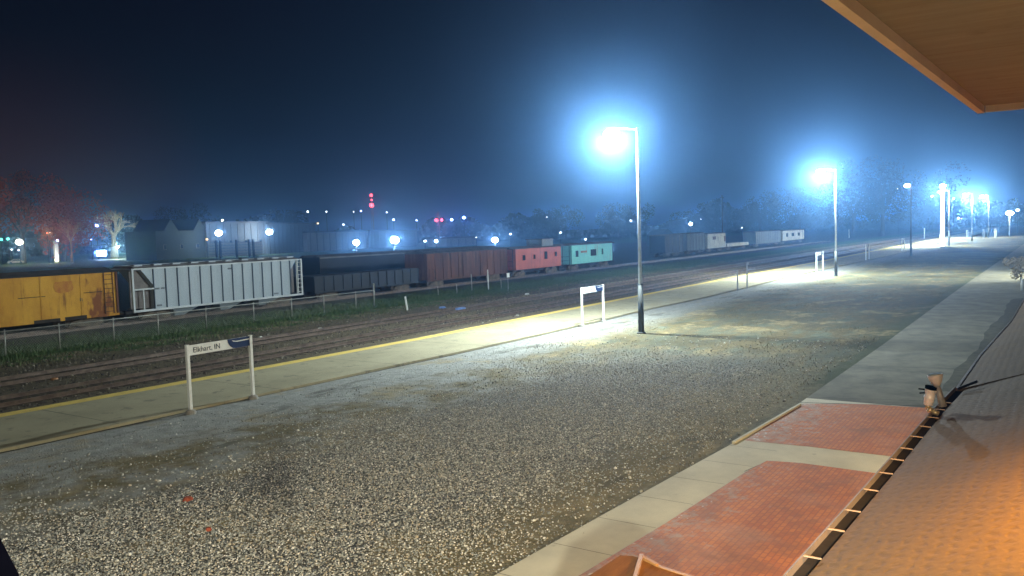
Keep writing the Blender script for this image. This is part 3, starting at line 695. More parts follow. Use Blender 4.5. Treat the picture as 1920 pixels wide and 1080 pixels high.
mb = MB(); mb.box(x1-2.55, x1-2.4, YC+.03, YC+.046, 1.95, 2.15); mb.build('stencil_marks', M['stencil'], t)
# dark low gondola between hopper and rusty boxcar
def plain_car(name, x0, x1, zt, m_, lab, y0=YC, zb=.95, ribs=0, roof=True, cat='rail car', base=True, seams=None):
    t = thing(name, ((x0+x1)/2, y0+W/2, 0), lab, cat); 
    if base: base_car(t, x0, x1, y0+W/2)
    mb = MB(); mb.box(x0, x1, y0+.05, y0+W-.05, zb, zt); mb.build('body', M[m_], t)
    if ribs:
        mb = MB()
        for k in range(ribs+1): x = x0+(x1-x0-.06)*k/ribs; mb.box(x, x+.06, y0-.02, y0+.048, zb, zt-.02)
        mb.box(x0, x1, y0-.03, y0+.048, zb-.12, zb-.001); mb.build('side_ribs', seams or M[m_], t)
    if roof:
        mb = MB(); mb.prism([(y0-.03, zt), (y0+.5, zt+.2), (y0+W-.5, zt+.2), (y0+W+.03, zt)], 'x', x0-.1, x1+.1); mb.build('roof', M['roof_dark'], t)
    return t
a_, b_ = carx(590, 786)
plain_car('gondola_wagon', a_, b_, 2.25, 'dark_car', 'low dark gondola car between the grey hopper and the rusty boxcar', ribs=12, roof=False)
a_, b_ = carx(802, 953)
t = plain_car('boxcar', a_, b_, 3.55, 'rust', 'dark rusty brown boxcar left of the red caboose', ribs=11)
mb = MB(); ladder(mb, b_-.95, b_-.4, YC-.06, .98, 3.5, 8, .022); mb.build('ladder', M['rust'], t)
mb = MB(); ladder(mb, a_+.3, a_+.85, YC-.06, .98, 2.1, 4, .022); mb.build('ladder', M['rust'], t)
mb = MB(); mb.box((a_+b_)/2-1.3, (a_+b_)/2+1.2, YC-.09, YC-.03, 1.0, 3.45); mb.build('sliding_door', M['rust'], t)
def caboose(a_, b_, m_, lab, wins, cup=None, zt=3.45, zb=1.05, y0=YC):
    t = thing('caboose', ((a_+b_)/2, y0+W/2, 0), lab, 'caboose'); base_car(t, a_, b_, y0+W/2)
    L = b_-a_; mb = MB(); mb.box(a_+.6, b_-.5, y0+.05, y0+W-.05, zb, zt); mb.build('body', M[m_], t)
    mb = MB(); mb.prism([(y0-.12, zt), (y0+.6, zt+.22), (y0+W-.6, zt+.22), (y0+W+.12, zt)], 'x', a_-.25, b_+.25); mb.build('roof', M['roof_dark'], t)
    for (u, z, w, h) in wins:
        x = a_+L*u; mb = MB()
        mb.box(x-w/2-.06, x+w/2+.06, y0-.0, y0+.048, z-h/2-.06, z+h/2+.06); wf = mb.build('window', M[m_], t)
        mb = MB(); mb.box(x-w/2, x+w/2, y0-.015, y0-.002, z-h/2, z+h/2); mb.build('pane', M['glass'], wf)
    if cup:
        u, w, h = cup; x = a_+L*u; mb = MB(); mb.box(x-w/2, x+w/2, y0+.35, y0+W-.35, zt+.15, zt+h); c_ = mb.build('cupola', M['grey_car'], t)
        mb = MB(); mb.box(x-w/2-.1, x+w/2+.1, y0+.25, y0+W-.25, zt+h, zt+h+.08); mb.build('cupola_roof', M['roof_dark'], c_)
    mb = MB()
    for xe in (a_+.05, b_-.05):
        for yy in (y0+.1, y0+W-.1): mb.bar((xe, yy, zb-.1), (xe, yy, zt-.02), .05)
        for z_ in (zb+.5, zb+1.0): mb.bar((xe, y0+.1, z_), (xe, y0+W-.1, z_), .04)
    mb.box(a_, a_+.6, y0+.1, y0+W-.1, zb-.12, zb-.03); mb.box(b_-.5, b_, y0+.1, y0+W-.1, zb-.12, zb-.03); mb.build('end_railing', M['under'], t)
    mb = MB()
    for k in range(3): mb.box(a_, a_+.5, y0-.1, y0+.1, zb-.2-.25*k, zb-.16-.25*k); mb.box(b_-.5, b_, y0-.1, y0+.1, zb-.2-.25*k, zb-.16-.25*k)
    mb.build('steps', M['under'], t)
    return t
a_, b_ = carx(964, 1058)
caboose(a_, b_, 'red_car', 'red caboose with small square windows and a cupola', [(.20, 2.4, .55, .6), (.40, 2.42, .4, .5), (.63, 2.5, .65, .9), (.84, 2.55, .5, .55)], (.72, 2.6, .95))
a_, b_ = carx(1070, 1153)
t = caboose(a_, b_, 'teal_car', 'pale turquoise caboose right of the red one', [(.15, 2.35, .7, .8), (.51, 2.35, 1.5, .85), (.72, 2.4, .4, .75)])
mb = MB()
for k in range(5): mb.box(a_+(b_-a_)*.24+k*.34, a_+(b_-a_)*.24+k*.34+.22, YC+.02, YC+.045, 2.42, 2.68)
mb.build('faded_lettering', M['red_patch'], t)
# dim cars farther along
def far_x(px, y): return PY(px, 455, y).x
for (pl_, pr, yt, m_, y, lab, nm, rb) in ((1247, 1281, 441, 'dark_car', 56.5, 'dim boxcar shape right of the nearest lamp post', 'boxcar', 5), (1288, 1322, 438, 'grey_car', 57, 'dim grey boxcar touching the white one', 'boxcar', 6),
        (1327, 1361, 438, 'cream_car', 57, 'short off-white boxcar left of the flat car', 'boxcar', 0), (1417, 1464, 434, 'grey_car', 57, 'grey ribbed passenger coach left of the cream caboose', 'passenger_coach', 14)):
    a_, b_ = far_x(pl_, y), far_x(pr, y); z = PY((pl_+pr)/2, yt, y).z
    t = plain_car(nm, a_, b_, max(z, 3.4), m_, lab, y0=y, ribs=rb, seams=M['roof_dark'] if rb else None)
    if m_ == 'cream_car':
        mb = MB()
        for u in (.28, .36, .9): mb.box(a_+(b_-a_)*u, a_+(b_-a_)*u+.8, y, y+.045, 2.6-(u > .8)*.5, 3.2); 
        mb.build('rust_streaks', M['rust'], t)
a_, b_ = far_x(1364, 57), far_x(1404, 57)
t = plain_car('flat_wagon', a_, b_, 1.55, 'cream_car', 'low pale flat car between the off-white boxcar and grey coach', y0=57, roof=False)
a_, b_ = far_x(1467, 57), far_x(1509, 57)
caboose(a_, b_, 'cream_car', 'cream caboose with dark windows, rightmost of the parked cars', [(.2, 2.4, 1.6, .9), (.45, 2.4, 2.2, .8), (.72, 2.4, 1.8, .8)], y0=57)
# second row of dark coaches behind
a_, b_ = PY(600, 490, 62).x, PY(930, 470, 62).x
zt = 3.5; mid = (a_+b_)/2
t = plain_car('passenger_coach', a_, mid-.6, zt, 'dark_car', 'dark coach behind the gondola with a faint roof line', y0=62, ribs=0)
mb = MB(); mb.box(a_, mid-.6, 61.96, 62.045, zt-.14, zt-.01); mb.build('letter_board', M['grey_car'], t)
t = plain_car('passenger_coach', mid+.6, b_, zt, 'dark_car', 'dark coach showing above the rusty boxcar roof', y0=62, ribs=0)
mb = MB(); mb.box(mid+.6, b_, 61.96, 62.045, zt-.14, zt-.01); mb.build('letter_board', M['bldg_pale'], t)

# ------------------------------------------------------------------ background buildings
def bldg(name, pl_, pr, ytl, ytr, dl, dr, m_, lab, depth=14, roof=True, gable=False, wins=0, bands=0):
    A = PD(pl_, ytl, dl); B = PD(pr, ytr, dr); zt = (A.z+B.z)/2
    A = Vector((A.x, A.y, 0)); B = Vector((B.x, B.y, 0)); d = (B-A).normalized(); nrm = Vector((-d.y, d.x, 0))
    if nrm.dot(A) < 0: nrm = -nrm
    L = (B-A).length
    t = thing(name, A, lab, 'building'); 
    def pt(u, w, z): return A+d*u+nrm*w+Vector((0, 0, z))
    def bx(mb, u0, u1, w0, w1, z0, z1):
        v = [pt(u, w, z) for u in (u0, u1) for w in (w0, w1) for z in (z0, z1)]
        mb.add(v, [(0,1,3,2), (4,6,7,5), (0,4,5,1), (2,3,7,6), (0,2,6,4), (1,5,7,3)])
    mb = MB(); bx(mb, 0, L, 0, depth, 0, zt); mb.build('wall', M[m_], t)
    if gable:
        mb = MB()
        for (u0, u1, h) in gable:
            u0 *= L; u1 *= L; v = [pt(u0-.3, -.4, zt), pt(u1+.3, -.4, zt), pt((u0+u1)/2, -.4, zt+h), pt(u0-.3, depth, zt), pt(u1+.3, depth, zt), pt((u0+u1)/2, depth, zt+h)]
            mb.add(v, [(0,1,2), (5,4,3), (0,2,5,3), (2,1,4,5), (0,3,4,1)])
        mb.build('roof', M['bldg_dark'], t)
    elif roof:
        mb = MB(); bx(mb, -.4, L+.4, -.4, depth+.4, zt, zt+.5); mb.build('roof', M['roof_grey'], t)
    for k in range(wins):
        u = L*(k+.5)/wins; mb = MB(); bx(mb, u-.6, u+.6, -.12, -.01, zt*.35, zt*.35+1.5); w_ = mb.build('window', M['bldg_pale'], t)
        mb = MB(); bx(mb, u-.5, u+.5, -.16, -.125, zt*.35+.1, zt*.35+1.4); mb.build('pane', M['glass'], w_)
    if bands:
        mb = MB()
        for k in range(bands): u = L*(k+.5)/bands; bx(mb, u-.12, u+.12, -.12, -.01, 0, zt-.3)
        mb.build('wall_ribs', M['roof_grey'], t)
    return t, pt, L, zt
T1, pt1, L1, z1_ = bldg('warehouse', 386, 500, 419, 417, 285, 300, 'bldg_grey', 'tall grey-blue warehouse with two bright wall lamps', 30, wins=4, bands=9)
bldg('warehouse', 501, 590, 421, 419, 300, 330, 'bldg_grey', 'right end of the grey warehouses with pale vertical panels', 25, bands=12)
bldg('house', 291, 383, 434, 431, 270, 285, 'bldg_dark', 'dark house with two pointed gables left of the warehouse', 12, gable=[(.16, .42, 3.6), (.76, 1.0, 3.6)], wins=3)
bldg('long_shed', 575, 690, 436, 434, 320, 345, 'bldg_pale', 'long low pale shed behind the hopper car', 14, bands=10)
bldg('long_shed', 694, 782, 434, 433, 350, 380, 'bldg_grey', 'low bluish shed behind the two brightest yard lamps', 14, bands=8)
bldg('long_shed', 838, 893, 447, 445, 330, 345, 'bldg_pale', 'short pale shed above the dark coaches', 10, bands=4)
bldg('house', 1240, 1262, 440, 440, 240, 242, 'bldg_dark', 'small dark shed far behind the nearest lamp post', 8, gable=[(0, 1, 1.6)])
# pale stacked boards behind dark posts
A = PD(391, 455, 262); B = PD(491, 452, 268)
t = thing('board_fence', (A.x, A.y, 0), 'pale horizontal board fence with dark posts in front of the warehouse', 'fence')
d = (Vector((B.x-A.x, B.y-A.y, 0))); L = d.length; d.normalize(); n_ = Vector((d.y, -d.x, 0)); n_ = -n_ if n_.dot(A) > 0 else n_
for k in range(5):
    z = .8+k*(A.z-1.0)/4.4; mb = MB(); a0 = Vector((A.x, A.y, z)); mb.bar(a0, a0+d*L, .12, .62); mb.build('board', M['bldg_pale'], t)
for u in (.13, .2, .5, .74, .82):
    q = Vector((A.x, A.y, 0))+d*L*u+n_*.4; mb = MB(); mb.box(q.x-.3, q.x+.3, q.y-.2, q.y+.2, 0, A.z+.6); mb.build('post', M['dark_car'], t)
# lit lawn
mb = MB(); pts = [G(180, 488.5), G(300, 484), G(372, 478), G(366, 473.5), G(260, 477), G(190, 482)]
mb.add([(p.x, p.y, .01) for p in pts], [tuple(range(len(pts)))])
m, nt, b = nodes('lawn_green'); co = coords(nt); nt.links.new(ramp(nt, noise(nt, co, .3, 4), [(.3, (.06, .11, .03)), (.7, (.10, .17, .05))]), b.inputs['Base Color'])
tag(mb.build('lawn', m), kind='structure')

# ------------------------------------------------------------------ trees
def branches(mb, p, d, L, r, depth, spread, tw):
    if depth == 0 or r < .012: return
    q = p+d*L; mb.cyl(p, q, r, r*.68, 6 if r > .08 else 4, False)
    n = 3 if depth > 2 else 4
    for k in range(n):
        nd = (d+Vector((random.gauss(0, spread), random.gauss(0, spread), random.gauss(.12, spread*.7)))).normalized()
        branches(tw if depth < 4 else mb, q if k else p+d*L*random.uniform(.55, .95), nd, L*random.uniform(.6, .85), r*random.uniform(.5, .68), depth-1, spread*1.06, tw)
def bare_tree(px, pyb, dist, h, lab, m_, dep=7, r=.6, fork=True):
    p = PD(px, pyb, dist); p.z = 0
    t = thing('bare_tree', p, lab, 'tree'); tr = MB(); tw = MB()
    tr.cyl(p, p+Vector((0, 0, h*.2)), r*1.25, r*.85, 10)
    for k in range(2 if fork else 3):
        nd = Vector((random.gauss(0, .1)+(.32 if k else -.3)*BX.x, (.3 if k else -.3), 1)).normalized()
        branches(tr, p+Vector((0, 0, h*.19)), nd, h*.22, r*.62, dep, .36, tw)
    tr.build('trunk', M[m_], t, True); tw.build('crown', M[m_], t)
    return t, p
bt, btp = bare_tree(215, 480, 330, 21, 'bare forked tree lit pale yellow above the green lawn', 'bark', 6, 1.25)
def leafy(name, px, pyb, dist, h, w, m_, lab, n=2600, grp=None, q=.35, zc=.58, bark='dark_bark'):
    p = PD(px, pyb, dist); p.z = 0; t = thing(name, p, lab, 'tree', grp)
    tr = MB(); tw = MB(); tr.cyl(p, p+Vector((0, 0, h*.35)), h*.03, h*.02, 8)
    for k in range(4):
        a = k*1.57+random.random(); nd = Vector((math.cos(a)*.5, math.sin(a)*.5, 1)).normalized(); branches(tr, p+Vector((0, 0, h*.3)), nd, h*.2, h*.013, 3, .35, tr)
    tr.build('trunk', M[bark], t)
    ncl = 26; cs = [Vector((random.gauss(0, w*.24), random.gauss(0, w*.24), random.uniform(h*.3, h*.96))) for _ in range(ncl)]
    V = []; 
    per = n//ncl
    for c_ in cs:
        rad = w*.17*random.uniform(.6, 1.2)*(1.25-.6*abs(c_.z/h-zc))
        P = rng.normal(0, 1, (per, 3)); P /= np.linalg.norm(P, axis=1)[:, None]; P *= rad*rng.uniform(.3, 1, (per, 1))**.5
        P += np.array(c_)
        a1 = rng.normal(0, 1, (per, 3)); a1 /= np.linalg.norm(a1, axis=1)[:, None]; a2 = np.cross(a1, rng.normal(0, 1, (per, 3))); a2 /= np.linalg.norm(a2, axis=1)[:, None]
        V.append(np.stack([P-a1*q, P+a2*q*.6, P+a1*q, P-a2*q*.6], 1).reshape(-1, 3))
    V = np.concatenate(V); o = fastmesh('crown', V, np.arange(len(V)).reshape(-1, 4), M[m_]); o.parent = t
    return t, p
leafy('autumn_tree', 45, 490, 300, 27, 34, 'rustleaf', 'large rust-red autumn tree at the left edge', 6500, q=.5)
leafy('autumn_tree', 120, 488, 310, 22, 20, 'rustleaf', 'smaller rust-brown tree between the red tree and bare tree', 3500, q=.45)
bare_tree(135, 486, 280, 15, 'thin bare tree left of the blue lit sign', 'bark', 6, .3)
for i, (px, d_, h, w, lab) in enumerate(((1600, 330, 22, 24, 'dark tree behind the second lamp post'), (1655, 300, 24, 26, 'wide dark tree left of the wooden lamp post'), (1500, 380, 18, 24, 'dark tree above the cream caboose'),
        (1425, 400, 17, 22, 'dim tree above the grey coach'), (1740, 420, 22, 22, 'dim tree behind the thick white pole'), (1860, 330, 10, 14, 'low pale bush-like tree under the last lamp glare'), (1160, 420, 15, 24, 'dim round tree behind the turquoise caboose'),
        (1045, 430, 15, 26, 'dim tree above the red caboose'), (1330, 420, 15, 22, 'dim tree behind the off-white boxcar'), (535, 380, 17, 20, 'dark tree rising behind the warehouse roof'), (250, 360, 15, 18, 'dark tree right of the bare tree'), (340, 420, 20, 26, 'dark tree behind the gabled house'))):
    leafy('dark_tree', px, 450, d_, h, w, 'darkleaf', lab, 4200, 'dark trees on the skyline', q=.42)
# far wood: ragged band of leaf quads
n = 26000; ang = rng.uniform(-.25, 1.35, n); dd = rng.uniform(470, 560, n)
hmax = 9+5*np.sin(ang*23)+4*np.sin(ang*57+1)+2*np.sin(ang*131); z = rng.uniform(0, 1, n)*np.maximum(hmax, 4)
P = np.stack([dd*np.cos(ang), dd*np.sin(ang), z], -1); a1 = rng.normal(0, 1, (n, 3)); a2 = np.cross(a1, rng.normal(0, 1, (n, 3)))
a1 /= np.linalg.norm(a1, axis=1)[:, None]; a2 /= np.linalg.norm(a2, axis=1)[:, None]; q = 1.3
V = np.stack([P-a1*q, P+a2*q, P+a1*q, P-a2*q], 1).reshape(-1, 3)
tag(fastmesh('far_wood', V, np.arange(len(V)).reshape(-1, 4), M['darkleaf']), 'dark band of distant woods along the horizon', 'woods', kind='stuff')

# ------------------------------------------------------------------ distant lights
LC = {'w': (.9, .96, 1.0), 'b': (.35, .45, 1.0), 'o': (1., .6, .25), 'r': (1., .06, .08), 'g': (.1, .9, .65), 'y': (1., .88, .55)}
EM = {}
def em(c, s):
    k = (c, s)
    if k not in EM: EM[k] = emit('lit_lens', LC[c], s)
    return EM[k]
def yard_lamp(px, py, dist, rpx, c, s, lab, power=0, pole=True, pc=None):
    p = PD(px, py, dist); r = rpx*(1.35 if rpx > 4 else 1)/F*dist
    t = thing('yard_lamp', (p.x, p.y, 0), lab, 'lamp', 'small lamps in the distance')
    if pole:
        mb = MB(); mb.cyl((p.x, p.y, 0), (p.x, p.y, p.z+.1), .13, .08, 7); mb.build('pole', M['dark_car'], t)
        mb = MB(); mb.lathe((p.x, p.y, p.z+r*.75), (0, 0, 1), [(0, r*.8), (r*.25, r*.6), (r*.35, r*.1)], 8); mb.build('lamp_cap', M['housing'], t)
    mb = MB(); mb.ball((p.x, p.y, p.z), r, 10, 6, .8); mb.build('lens', em(c, s), t, True)
    if power: 
        tc = Vector((-p.x, -p.y, 0)).normalized()*(r+.35)
        light('glow', 'POINT', (p.x+tc.x, p.y+tc.y, p.z), pc or LC[c], power, t, shadow_soft_size=.4)
    return t
BIG = [ (410, 437, 278, 4.6, 'w', 30, 'left of the two bright lamps on the warehouse wall', 2400), (505, 435, 294, 4.4, 'w', 30, 'right of the two bright lamps on the warehouse wall', 2400),
  (668, 455, 190, 4.4, 'w', 30, 'bright lamp left of the double-sized yard lamp', 2600), (740, 450, 200, 6.0, 'w', 30, 'largest bluish yard lamp left of the red beacons', 5200),
  (818, 452, 220, 2.8, 'w', 25, 'lamp directly below the pair of red lights', 1200), (928, 450, 205, 4.2, 'w', 30, 'bright lamp above the right end of the rusty boxcar', 3400),
  (1295, 420, 260, 2.8, 'w', 28, 'bright lamp above the dim boxcars right of the nearest post', 1500), (847, 412, 420, 2.4, 'b', 12, 'violet-white lamp right of the red pair', 1500), (870, 408, 430, 2.8, 'b', 12, 'taller violet-white lamp right of the red pair', 1500),
  (738, 412, 400, 1.8, 'b', 14, 'small lamp straight above the largest bluish yard lamp', 0), (181, 423, 325, 3.0, 'b', 9, 'pinkish-white lamp beside the bare tree branches', 800), (290, 424, 330, 2.6, 'b', 10, 'blue-white lamp left of the gabled house', 600),
  (417, 413, 310, 1.6, 'y', 14, 'tiny warm lamp above the left warehouse lamp', 0), (36, 454, 290, 4.2, 'y', 8, 'oval warm white lamp under the rust-red tree', 1500)]
for (a, b_, c_, d_, e_, f_, l_, pw) in BIG: yard_lamp(a, b_, c_, d_, e_, f_, l_, pw, pc=(.75, .88, 1) if e_ == 'w' else None)
SM = [(15, 448, 300, 2.2, 'g', 4, 'teal signal light beside the oval warm lamp'), (2, 449, 300, 2.4, 'g', 3, 'teal light cut by the left edge'), (22, 468, 300, 1.2, 'w', 4, 'left one of two small white dots under the oval warm lamp'), (35, 469, 300, 1.2, 'w', 4, 'right one of two small white dots under the oval warm lamp'),
  (92, 437, 300, 1.6, 'w', 6, 'small white lamp above the lit white column'), (108, 451, 295, 2.0, 'b', 12, 'blue-white lamp at the top of the lit white column'), (171, 449, 320, 1.3, 'b', 10, 'tiny lamp above the blue lit sign'), (267, 456, 320, 2.2, 'w', 5, 'lit doorway lamp right of the bare tree'), (388, 449, 270, 2.2, 'o', 2, 'dim orange lamp at the warehouse corner'),
  (577, 397, 430, 1.6, 'w', 8, 'white dot high above the long pale shed'), (612, 397, 430, 1.2, 'w', 6, 'lone dot right of the first dot high over the sheds'), (663, 397, 430, 1.0, 'w', 5, 'faint dot beside the deep blue one'), (677, 396, 430, 1.6, 'b', 10, 'deep blue dot left under the red beacon mast'),
  (725, 398, 430, 1.1, 'w', 7, 'pale dot right of the red beacon mast'), (596, 419, 380, 1.3, 'o', 5, 'small orange lamp above the long pale shed'), (644, 421, 380, 1.5, 'w', 5, 'dim white lamp on the pale shed roof line'), (781, 413, 400, 1.5, 'b', 9, 'small dot left of the red pair'), (797, 452, 230, 1.8, 'w', 12, 'small flat white light left of the lamp under the red pair'),
  (893, 445, 300, 1.0, 'w', 6, 'tiny dot left of the lamp over the rusty boxcar'), (957, 439, 300, 1.4, 'w', 10, 'small lamp up right of the lamp over the rusty boxcar'), (1025, 407, 420, 1.2, 'w', 7, 'lone dot high above the red caboose'), (1051, 436, 300, 1.5, 'w', 9, 'small lamp between the red and turquoise cabooses'), (1098, 449, 280, 1.5, 'w', 9, 'small lamp just above the turquoise caboose roof'),
  (1183, 414, 380, 1.8, 'w', 9, 'small lamp touching the left side of the nearest lamp post'), (1314, 411, 380, 1.0, 'w', 4, 'faint dot up right of the bright lamp over dim boxcars'), (1391, 427, 330, 1.3, 'w', 5, 'small dim light above the low flat car'), (1797, 409, 400, 1.7, 'w', 7, 'white dot right of the thick glowing pole'), (1788, 372, 330, 1.5, 'w', 8, 'dot between two lamp post heads at right'), (1684, 353, 360, 1.8, 'w', 6, 'flat dot left of the wooden lamp post head'),
  (1748, 368, 330, 2.0, 'w', 8, 'white dot left of the thick pole head'), (1908, 394, 300, 2.2, 'w', 10, 'bluish lamp touching the right side of the farthest glare'), (1874, 404, 330, 1.5, 'w', 6, 'small light left of the farthest glare'), (1838, 401, 400, 1.2, 'w', 4, 'faint dot between the two slimmest lamp posts')]
for a in SM: yard_lamp(*a)
for (px, py, D_, z, col, pw, rr, lab) in ((88, 432, 286, 9, (1, .19, .02), 1500, 10, 'added dim red-orange lamp inside the rust-red tree'), (222, 474, 318, 4.0, (.95, 1, .62), 5500, .3, 'added low lamp at the foot of the bare tree'), (320, 470, 300, 3.0, (.85, 1, .7), 4000, .2, 'added low lamp on the right part of the lawn')):  # lamps added to light the rust-red tree, the bare tree and the lawn
    p = PD(px, py, D_); t = thing('added_lamp', (p.x, p.y, 0), lab, 'lamp'); mb = MB(); mb.cyl((p.x, p.y, 0), (p.x, p.y, z), .1, .07, 8); mb.build('pole', M['dark_car'], t)
    mb = MB(); mb.ball((p.x, p.y, z+.1), .18, 8, 5); mb.build('lens', emit('added_lens', col, 3), t, True); q = Vector((-p.x, -p.y, 0)).normalized()*rr
    light('glow', 'POINT', (p.x+q.x, p.y+q.y, z+.15), col, pw, t, shadow_soft_size=.3)
# red beacons
def mast(px, pyb, pyt, dist, lights, lab):
    p = PD(px, pyt, dist); t = thing('radio_mast', (p.x, p.y, 0), lab, 'mast'); mb = MB()
    for k in range(3):
        a = k*2.094; o = Vector((math.cos(a), math.sin(a), 0)); mb.cyl(Vector((p.x, p.y, 0))+o*1.0, Vector((p.x, p.y, p.z))+o*.3, .09, .06, 5)
    for j in range(int(p.z/3)):
        z = j*3; s = 1-.7*z/p.z; s2 = 1-.7*(z+3)/p.z
        for k in range(3):
            a = k*2.094; b2 = a+2.094; mb.cyl((p.x+math.cos(a)*s, p.y+math.sin(a)*s, z), (p.x+math.cos(b2)*s2, p.y+math.sin(b2)*s2, z+3), .04, .04, 4)
    mb.build('lattice', M['housing'], t)
    for (lx, ly, r) in lights:
        q = PD(lx, ly, dist-1.2); mb = MB(); mb.ball(q, r/F*dist, 10, 6); mb.build('beacon', em('r', 5), t, True)
    q = PD(lights[-1][0], lights[-1][1], dist-4); light('glow', 'POINT', q, (1, .05, .08), 1400, t, shadow_soft_size=.5)
mast(697, 440, 363, 480, [(696, 366, 2.8), (697, 375, 1.6), (697, 385, 4.0)], 'red-lit radio mast, the taller with three stacked beacons')
mast(821, 440, 396, 420, [(818, 413, 2.8), (828, 412.5, 2.4)], 'short mast carrying two red lights side by side')
p = PD(1803, 411, 390); t = thing('railway_signal', (p.x, p.y, 0), 'tiny red signal lamp right of the thick glowing pole', 'signal')
mb = MB(); mb.cyl((p.x, p.y, 0), (p.x, p.y, p.z), .12, .1, 6); mb.build('mast', M['dark_car'], t)
mb = MB(); mb.ball(p, 2.2/F*390, 10, 6); mb.build('lens', em('r', 4), t, True)
# blue lit sign, white column, parked van at the left street
p = PD(188, 475, 318); dv = Vector((-p.y, p.x, 0)).normalized(); dv = -dv
t = thing('lit_sign', (p.x, p.y, 0), 'brilliant blue-white illuminated sign on the ground left of the lawn', 'sign')
mb = MB(); a = Vector((p.x, p.y, p.z)); mb.bar(a-dv*1.9, a+dv*1.9, .3, 2.2); fr_ = mb.build('cabinet', M['housing'], t)
mb = MB(); n_ = Vector((-p.x, -p.y, 0)).normalized()*.18; mb.bar(a-dv*1.0+n_, a+dv*1.8+n_, .04, 1.9); mb.build('lit_face', emit('sign_face', (.6, .8, 1), 14), fr_)
mb = MB(); mb.bar(a-dv*1.8+n_+Vector((0, 0, .3)), a-dv*1.05+n_+Vector((0, 0, .3)), .04, .7); mb.build('lit_face', emit('sign_face_blue', (.05, .2, 1), 9), fr_)
mb = MB()
for s in (-1.5, 1.5): q = a+dv*s; mb.cyl((q.x, q.y, 0), (q.x, q.y, p.z-1), .12, .12, 8)
mb.build('leg', M['housing'], t)
light('glow', 'POINT', a+n_*9+Vector((0, 0, .5)), (.1, .3, 1), 1500, t, shadow_soft_size=.8)
p = PD(105, 470, 292); t = thing('lit_column', (p.x, p.y, 0), 'pale lit column of signs under two small lamps at left', 'sign')
zt = PD(103, 452, 292).z
mb = MB(); mb.box(p.x-.5, p.x+.5, p.y-.5, p.y+.5, 0, zt); mb.build('pylon', M['bldg_pale'], t)
mb = MB(); d_ = Vector((-p.x, -p.y, 0)).normalized()*.9; mb.ball((p.x+d_.x, p.y+d_.y, .8), .45, 8, 5); mb.build('lens', em('y', 5), t)
light('glow', 'POINT', (p.x+d_.x*3, p.y+d_.y*3, 2.2), (1, .95, .8), 900, t, shadow_soft_size=.3)
def car(px, py, dist, lab, m_):
    p = PD(px, py, dist); p.z = 0; t = thing('parked_car', p, lab, 'car', rz=math.atan2(p.y, p.x)+1.4)
    mb = MB(); mb.prism([(-2.2, .35), (-2.25, .8), (-1.5, .95), (-.9, 1.42), (.7, 1.42), (1.4, .98), (2.2, .85), (2.25, .35)], 'y', -.85, .85)
    o = mb.build('body', m_, None); o.parent = t
    mb = MB(); mb.prism([(-1.35, .98), (-.85, 1.36), (.62, 1.36), (1.2, .98)], 'y', -.87, .87); o = mb.build('windows', M['glass'], None); o.parent = t
    for x in (-1.35, 1.35):
        for s in (-.8, .8):
            mb = MB(); mb.cyl((x, s-.1, .34), (x, s+.1, .34), .34, .34, 14); o = mb.build('wheel', M['black'], None); o.parent = t
car(30, 483, 300, 'pale parked car under the two small white dots at left', M['bldg_pale'])
p = PD(30, 483, 300); light('street_light', 'POINT', (p.x*.985, p.y*.985, 4.5), (.8, 1, .9), 700, None, shadow_soft_size=.3).parent = None

# ------------------------------------------------------------------ station building
ZE = 3.4
st = thing('station_building', (0, -1.2, 0), 'brick station with a shingled canopy roof at right and an orange-lit eave above', 'building')
mb = MB(); mb.box(-8, 34, -6, -1.2, 0, 6.3); mb.build('wall', M['wall'], st)
e1 = [G(1400, 1170, ZE), G(1480, 1080, ZE), G(1640, 900, ZE), G(1750, 773, ZE), G(1790, 732, ZE)]
e2 = [G(1790, 732, ZE), G(1835, 668, ZE), G(1895, 602, ZE), Vector((34, .86, ZE))]
edge = [Vector((-3, 1.55, ZE))]+e1+e2[1:]
off = .11
def plane_strip(edge, y_in, zi, name, m_, par, d0=0, dz=0, th=.12):
    mb = MB(); n = len(edge)
    top = [(p.x, p.y-d0, p.z+dz) for p in edge]+[(p.x, y_in, zi+dz) for p in edge]
    v = top+[(x, y, z-th) for x, y, z in top]
    f = [(k, k+1, n+k+1, n+k) for k in range(n-1)]+[(2*n+k, 3*n+k, 3*n+k+1, 2*n+k+1) for k in range(n-1)]
    f += [(k, 2*n+k, 2*n+k+1, k+1) for k in range(n-1)]+[(0, n, 3*n, 2*n), (n-1, 3*n-1, 4*n-1, 2*n-1)]
    mb.add(v, f); return mb.build(name, m_, par)
plane_strip(edge, -1.19, 4.25, 'canopy_roof', M['shingles'], st, d0=off, dz=.02)
gm = mat('gutter_paint', (.24, .20, .18), (.17, .15, .14), 5, .5, .2); gd_ = mat('gutter_trough', (.03, .026, .024), None, 5, .8)
mb = MB(); ge = [edge[0]]+e1
for k in range(len(ge)-1):
    a, b_ = ge[k], ge[k+1]; up_ = Vector((0, 0, 1))
    mb.bar(a+Vector((0, -.006, .015)), b_+Vector((0, -.006, .015)), .012, .07)          # outer lip
gut = mb.build('gutter', gm, st)
mb = MB()
for k in range(len(ge)-1):
    a, b_ = ge[k], ge[k+1]; o_ = Vector((0, -.063, -.01)); mb.bar(a+o_, b_+o_, .116, .012)
mb.build('gutter_trough', gd_, gut)
sm = mat('gutter_strap', (.5, .33, .2), (.4, .27, .16), 5, .5)
